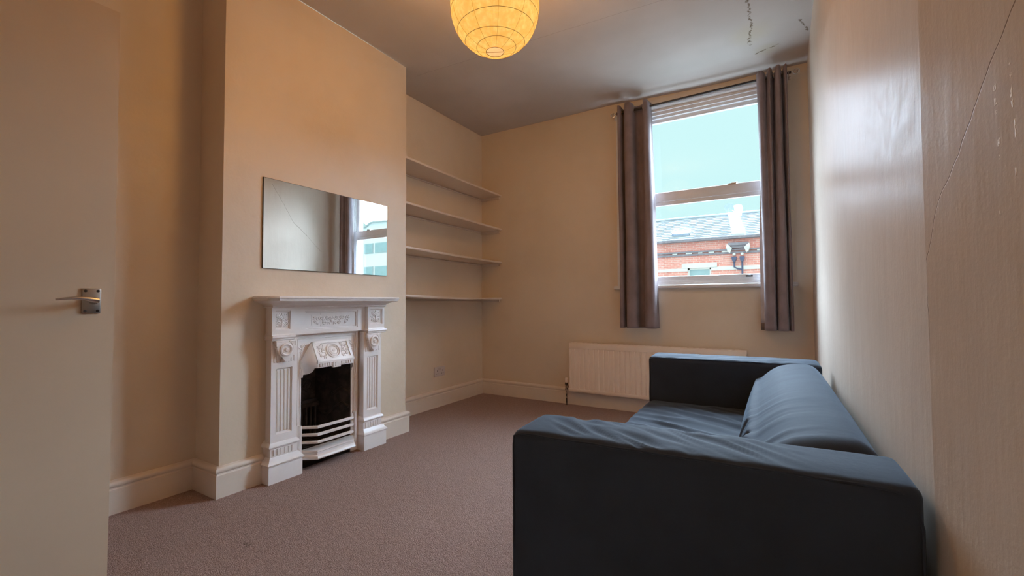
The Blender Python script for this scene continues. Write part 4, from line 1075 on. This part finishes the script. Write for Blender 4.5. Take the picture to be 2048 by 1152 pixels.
# cornice and string course
bm = bmesh.new(); box(bm, (X0h, HY - .10, 2.845), (X1h, HY + .02, 2.905)); box(bm, (X0h, HY - .06, 2.73), (X1h, HY + .02, 2.80)); cn = obj('cornice', bm, 'stone_dark', hs_)
bm = bmesh.new()
for i in range(46):
    x = X0h + .2 + i * .41 + random.uniform(-.08, .08); wd = random.uniform(.10, .26)
    if random.random() < .7: bm = bmesh.new(); box(bm, (x, HY - .075, 2.80), (x + wd, HY - .03, 2.846)); obj('cornice_block', bm, 'stone_white', cn)
bm = bmesh.new(); box(bm, (X0h, HY - .03, 2.145), (-3.14, HY + .01, 2.26)); box(bm, (-1.90, HY - .03, 2.145), (X1h, HY + .01, 2.275)); obj('string_course', bm, 'stone_white', hs_)
bm = bmesh.new(); box(bm, (-3.14, HY - .05, 2.26), (-1.90, HY + .01, 2.445)); box(bm, (-3.14, HY - .05, 2.145), (WX0, HY + .01, 2.27)); box(bm, (WX1, HY - .05, 2.145), (-1.90, HY + .01, 2.27)); obj('lintel', bm, 'stone_white', hs_)
bm = bmesh.new(); box(bm, (WX0, HY + .03, WZ0), (WX0 + .06, HY + .12, WZ1)); box(bm, (WX1 - .06, HY + .03, WZ0), (WX1, HY + .12, WZ1)); box(bm, (WX0, HY + .03, WZ1 - .06), (WX1, HY + .12, WZ1)); box(bm, (WX0, HY + .03, 1.60), (WX1, HY + .12, 1.66))
hwn = obj('house_window', bm, 'stone_white', hs_)
bm = bmesh.new(); box(bm, (WX0 + .05, HY + .08, WZ0), (WX1 - .05, HY + .10, WZ1 - .05)); obj('pane', bm, 'far_glass', hwn)
# corbelled feature with hoppers and pipes
bm = bmesh.new(); box(bm, (-1.50, HY - .22, 3.02), (-.84, HY + .02, 3.12)); box(bm, (-1.40, HY - .16, 2.93), (-.92, HY + .02, 3.02)); obj('corbel_table', bm, 'stone_dark', hs_)
for s in (-1, 1):
    bm = bmesh.new(); c = -1.18 + s * .285
    prism(bm, [(c - s * .09, 2.93), (c + s * .08, 3.08), (c + s * .10, 2.94), (c + s * .05, 2.80), (c - s * .02, 2.74), (c - s * .05, 2.82)], 1, HY - .25, HY + .02)
    lathe(bm, [(.07, 0), (.07, .03), (.03, .045), (0, .045)], (c + s * .03, HY - .25, 2.95), 14, (0, -1, 0)); obj('corbel', bm, 'stone_white', hs_)
    c = -1.19 + s * .13
    bm = bmesh.new(); prism(bm, [(c - .08, 2.61), (c + .08, 2.61), (c + .075, 2.52), (c + .03, 2.42), (c - .03, 2.42), (c - .075, 2.52)], 1, HY - .17, HY - .005)
    if s < 0: tube(bm, [(c, HY - .08, 2.43), (c, HY - .08, 2.24), (c + .10, HY - .08, 2.17), (c + .26, HY - .08, 2.14)], .028, 8)
    else: tube(bm, [(c, HY - .08, 2.43), (c, HY - .08, -3.5)], .030, 8)
    hp = obj('downpipe', bm, 'pipe_blue', hs_)
    bm = bmesh.new(); lathe(bm, [(.0, 0), (.055, 0), (.05, .05), (0, .06)], (c, HY - .05, 2.70), 12, (0, -1, 0)); obj('overflow_cap', bm, 'stone_white', hp)
# rooflight
def onroof(x, t, up=0):
    y, z = rp(t); nrm = Vector((0, -(rz1 - rz0), ry1 - ry0)).normalized(); return Vector((x, y, z)) + nrm * up
fr = frame(onroof(-3.50, .17, .03), (1, 0, 0), Vector((0, ry1 - ry0, rz1 - rz0)))
rlh = (Vector((0, ry1 - ry0, rz1 - rz0))).length
bm = bmesh.new()
wd_, ht_ = .64, rlh * .24
for a in ((0, .04, 0, ht_), (wd_ - .04, wd_, 0, ht_), (0, wd_, 0, .045), (0, wd_, ht_ - .04, ht_)): slab(bm, fr, *a, -.04, .08)
rl = obj('rooflight', bm, 'dish', rf)
bm = bmesh.new(); slab(bm, fr, .04, wd_ - .04, .045, ht_ - .04, .02, .05); 
obj('rooflight_pane', bm, 'render_white', hs_)
# white party wall up the roof with chimney stack
bm = bmesh.new(); fr = frame(onroof(-1.36, -.02), (1, 0, 0), Vector((0, ry1 - ry0, rz1 - rz0)))
for i in range(11):
    s0 = rlh * 1.0 * i / 11; s1 = rlh * 1.0 * (i + 1) / 11; xo = -.024 * i
    slab(bm, fr, xo, .42 - .033 * i + .015 * (i % 2), s0, s1, -.05, .13 + .012 * (i % 2))
obj('party_wall', bm, 'render_white', hs_)
bm = bmesh.new(); box(bm, (-1.37, 19.2, 4.1), (-1.115, 19.7, 4.70)); prism(bm, [(-1.39, 4.70), (-1.10, 4.70), (-1.11, 4.735), (-1.24, 4.775), (-1.38, 4.735)], 1, 19.16, 19.74); obj('chimney_stack', bm, 'render_white', hs_)
sdh = thing('satellite_dish', (-1.385, 19.30, 4.50), 'round grey satellite dish beside the chimney of the brick house', 'satellite dish')
bm = bmesh.new(); dc = Vector((-1.56, 19.14, 4.66)); ax = Vector((.15, -1, .12)).normalized()
lathe(bm, [(0, 0), (.07, .005), (.13, .020), (.168, .040), (.172, .042), (.13, .028), (.07, .013), (0, .008)], dc - ax * .02, 28, ax); ds = obj('dish', bm, 'dish', sdh)
bm = bmesh.new(); tube(bm, [dc, dc + Vector((.06, .10, -.06)), (-1.385, 19.28, 4.52)], .012, 8); tube(bm, [dc + Vector((0, 0, -.165)), dc + Vector((.02, -.24, -.06))], .007, 6); box(bm, tuple(dc + Vector((0, -.27, -.08))), tuple(dc + Vector((.04, -.22, -.04)))); obj('dish_arm', bm, 'dish', sdh)
# white block seen in the mirror
ob = thing('apartment_block', (16, 18.3, -4), 'white rendered block with wide windows, seen only in the mirror', 'building')
bm = bmesh.new(); prism(bm, [(10.5, -4), (22, -4), (22, 5.45), (16.4, 5.55), (15.9, 5.80), (10.5, 5.62)], 1, 18.3, 26); obj('wall', bm, 'render_white', ob)
bm = bmesh.new(); 
for i in range(5): tube(bm, [], .01) if False else None
prism(bm, [(10.4, 5.62), (15.9, 5.80), (16.4, 5.55), (22.1, 5.45), (22.1, 5.50), (16.4, 5.61), (15.9, 5.87), (10.4, 5.69)], 1, 18.15, 26); obj('roof_edge', bm, 'roof_slate', ob)
for zz in (3.95, 2.55, 1.15, -.25):
    for x0_, x1_ in ((10.9, 12.3), (12.5, 13.9), (14.5, 15.6), (15.75, 16.5), (17.2, 19.4)):
        bm = bmesh.new(); box(bm, (x0_, 18.26, zz), (x1_, 18.31, zz + .62)); f_ = obj('window_frame', bm, 'roof_slate', ob)
        bm = bmesh.new(); box(bm, (x0_ + .04, 18.24, zz + .04), (x1_ - .04, 18.262, zz + .58)); obj('pane', bm, 'far_glass', f_)
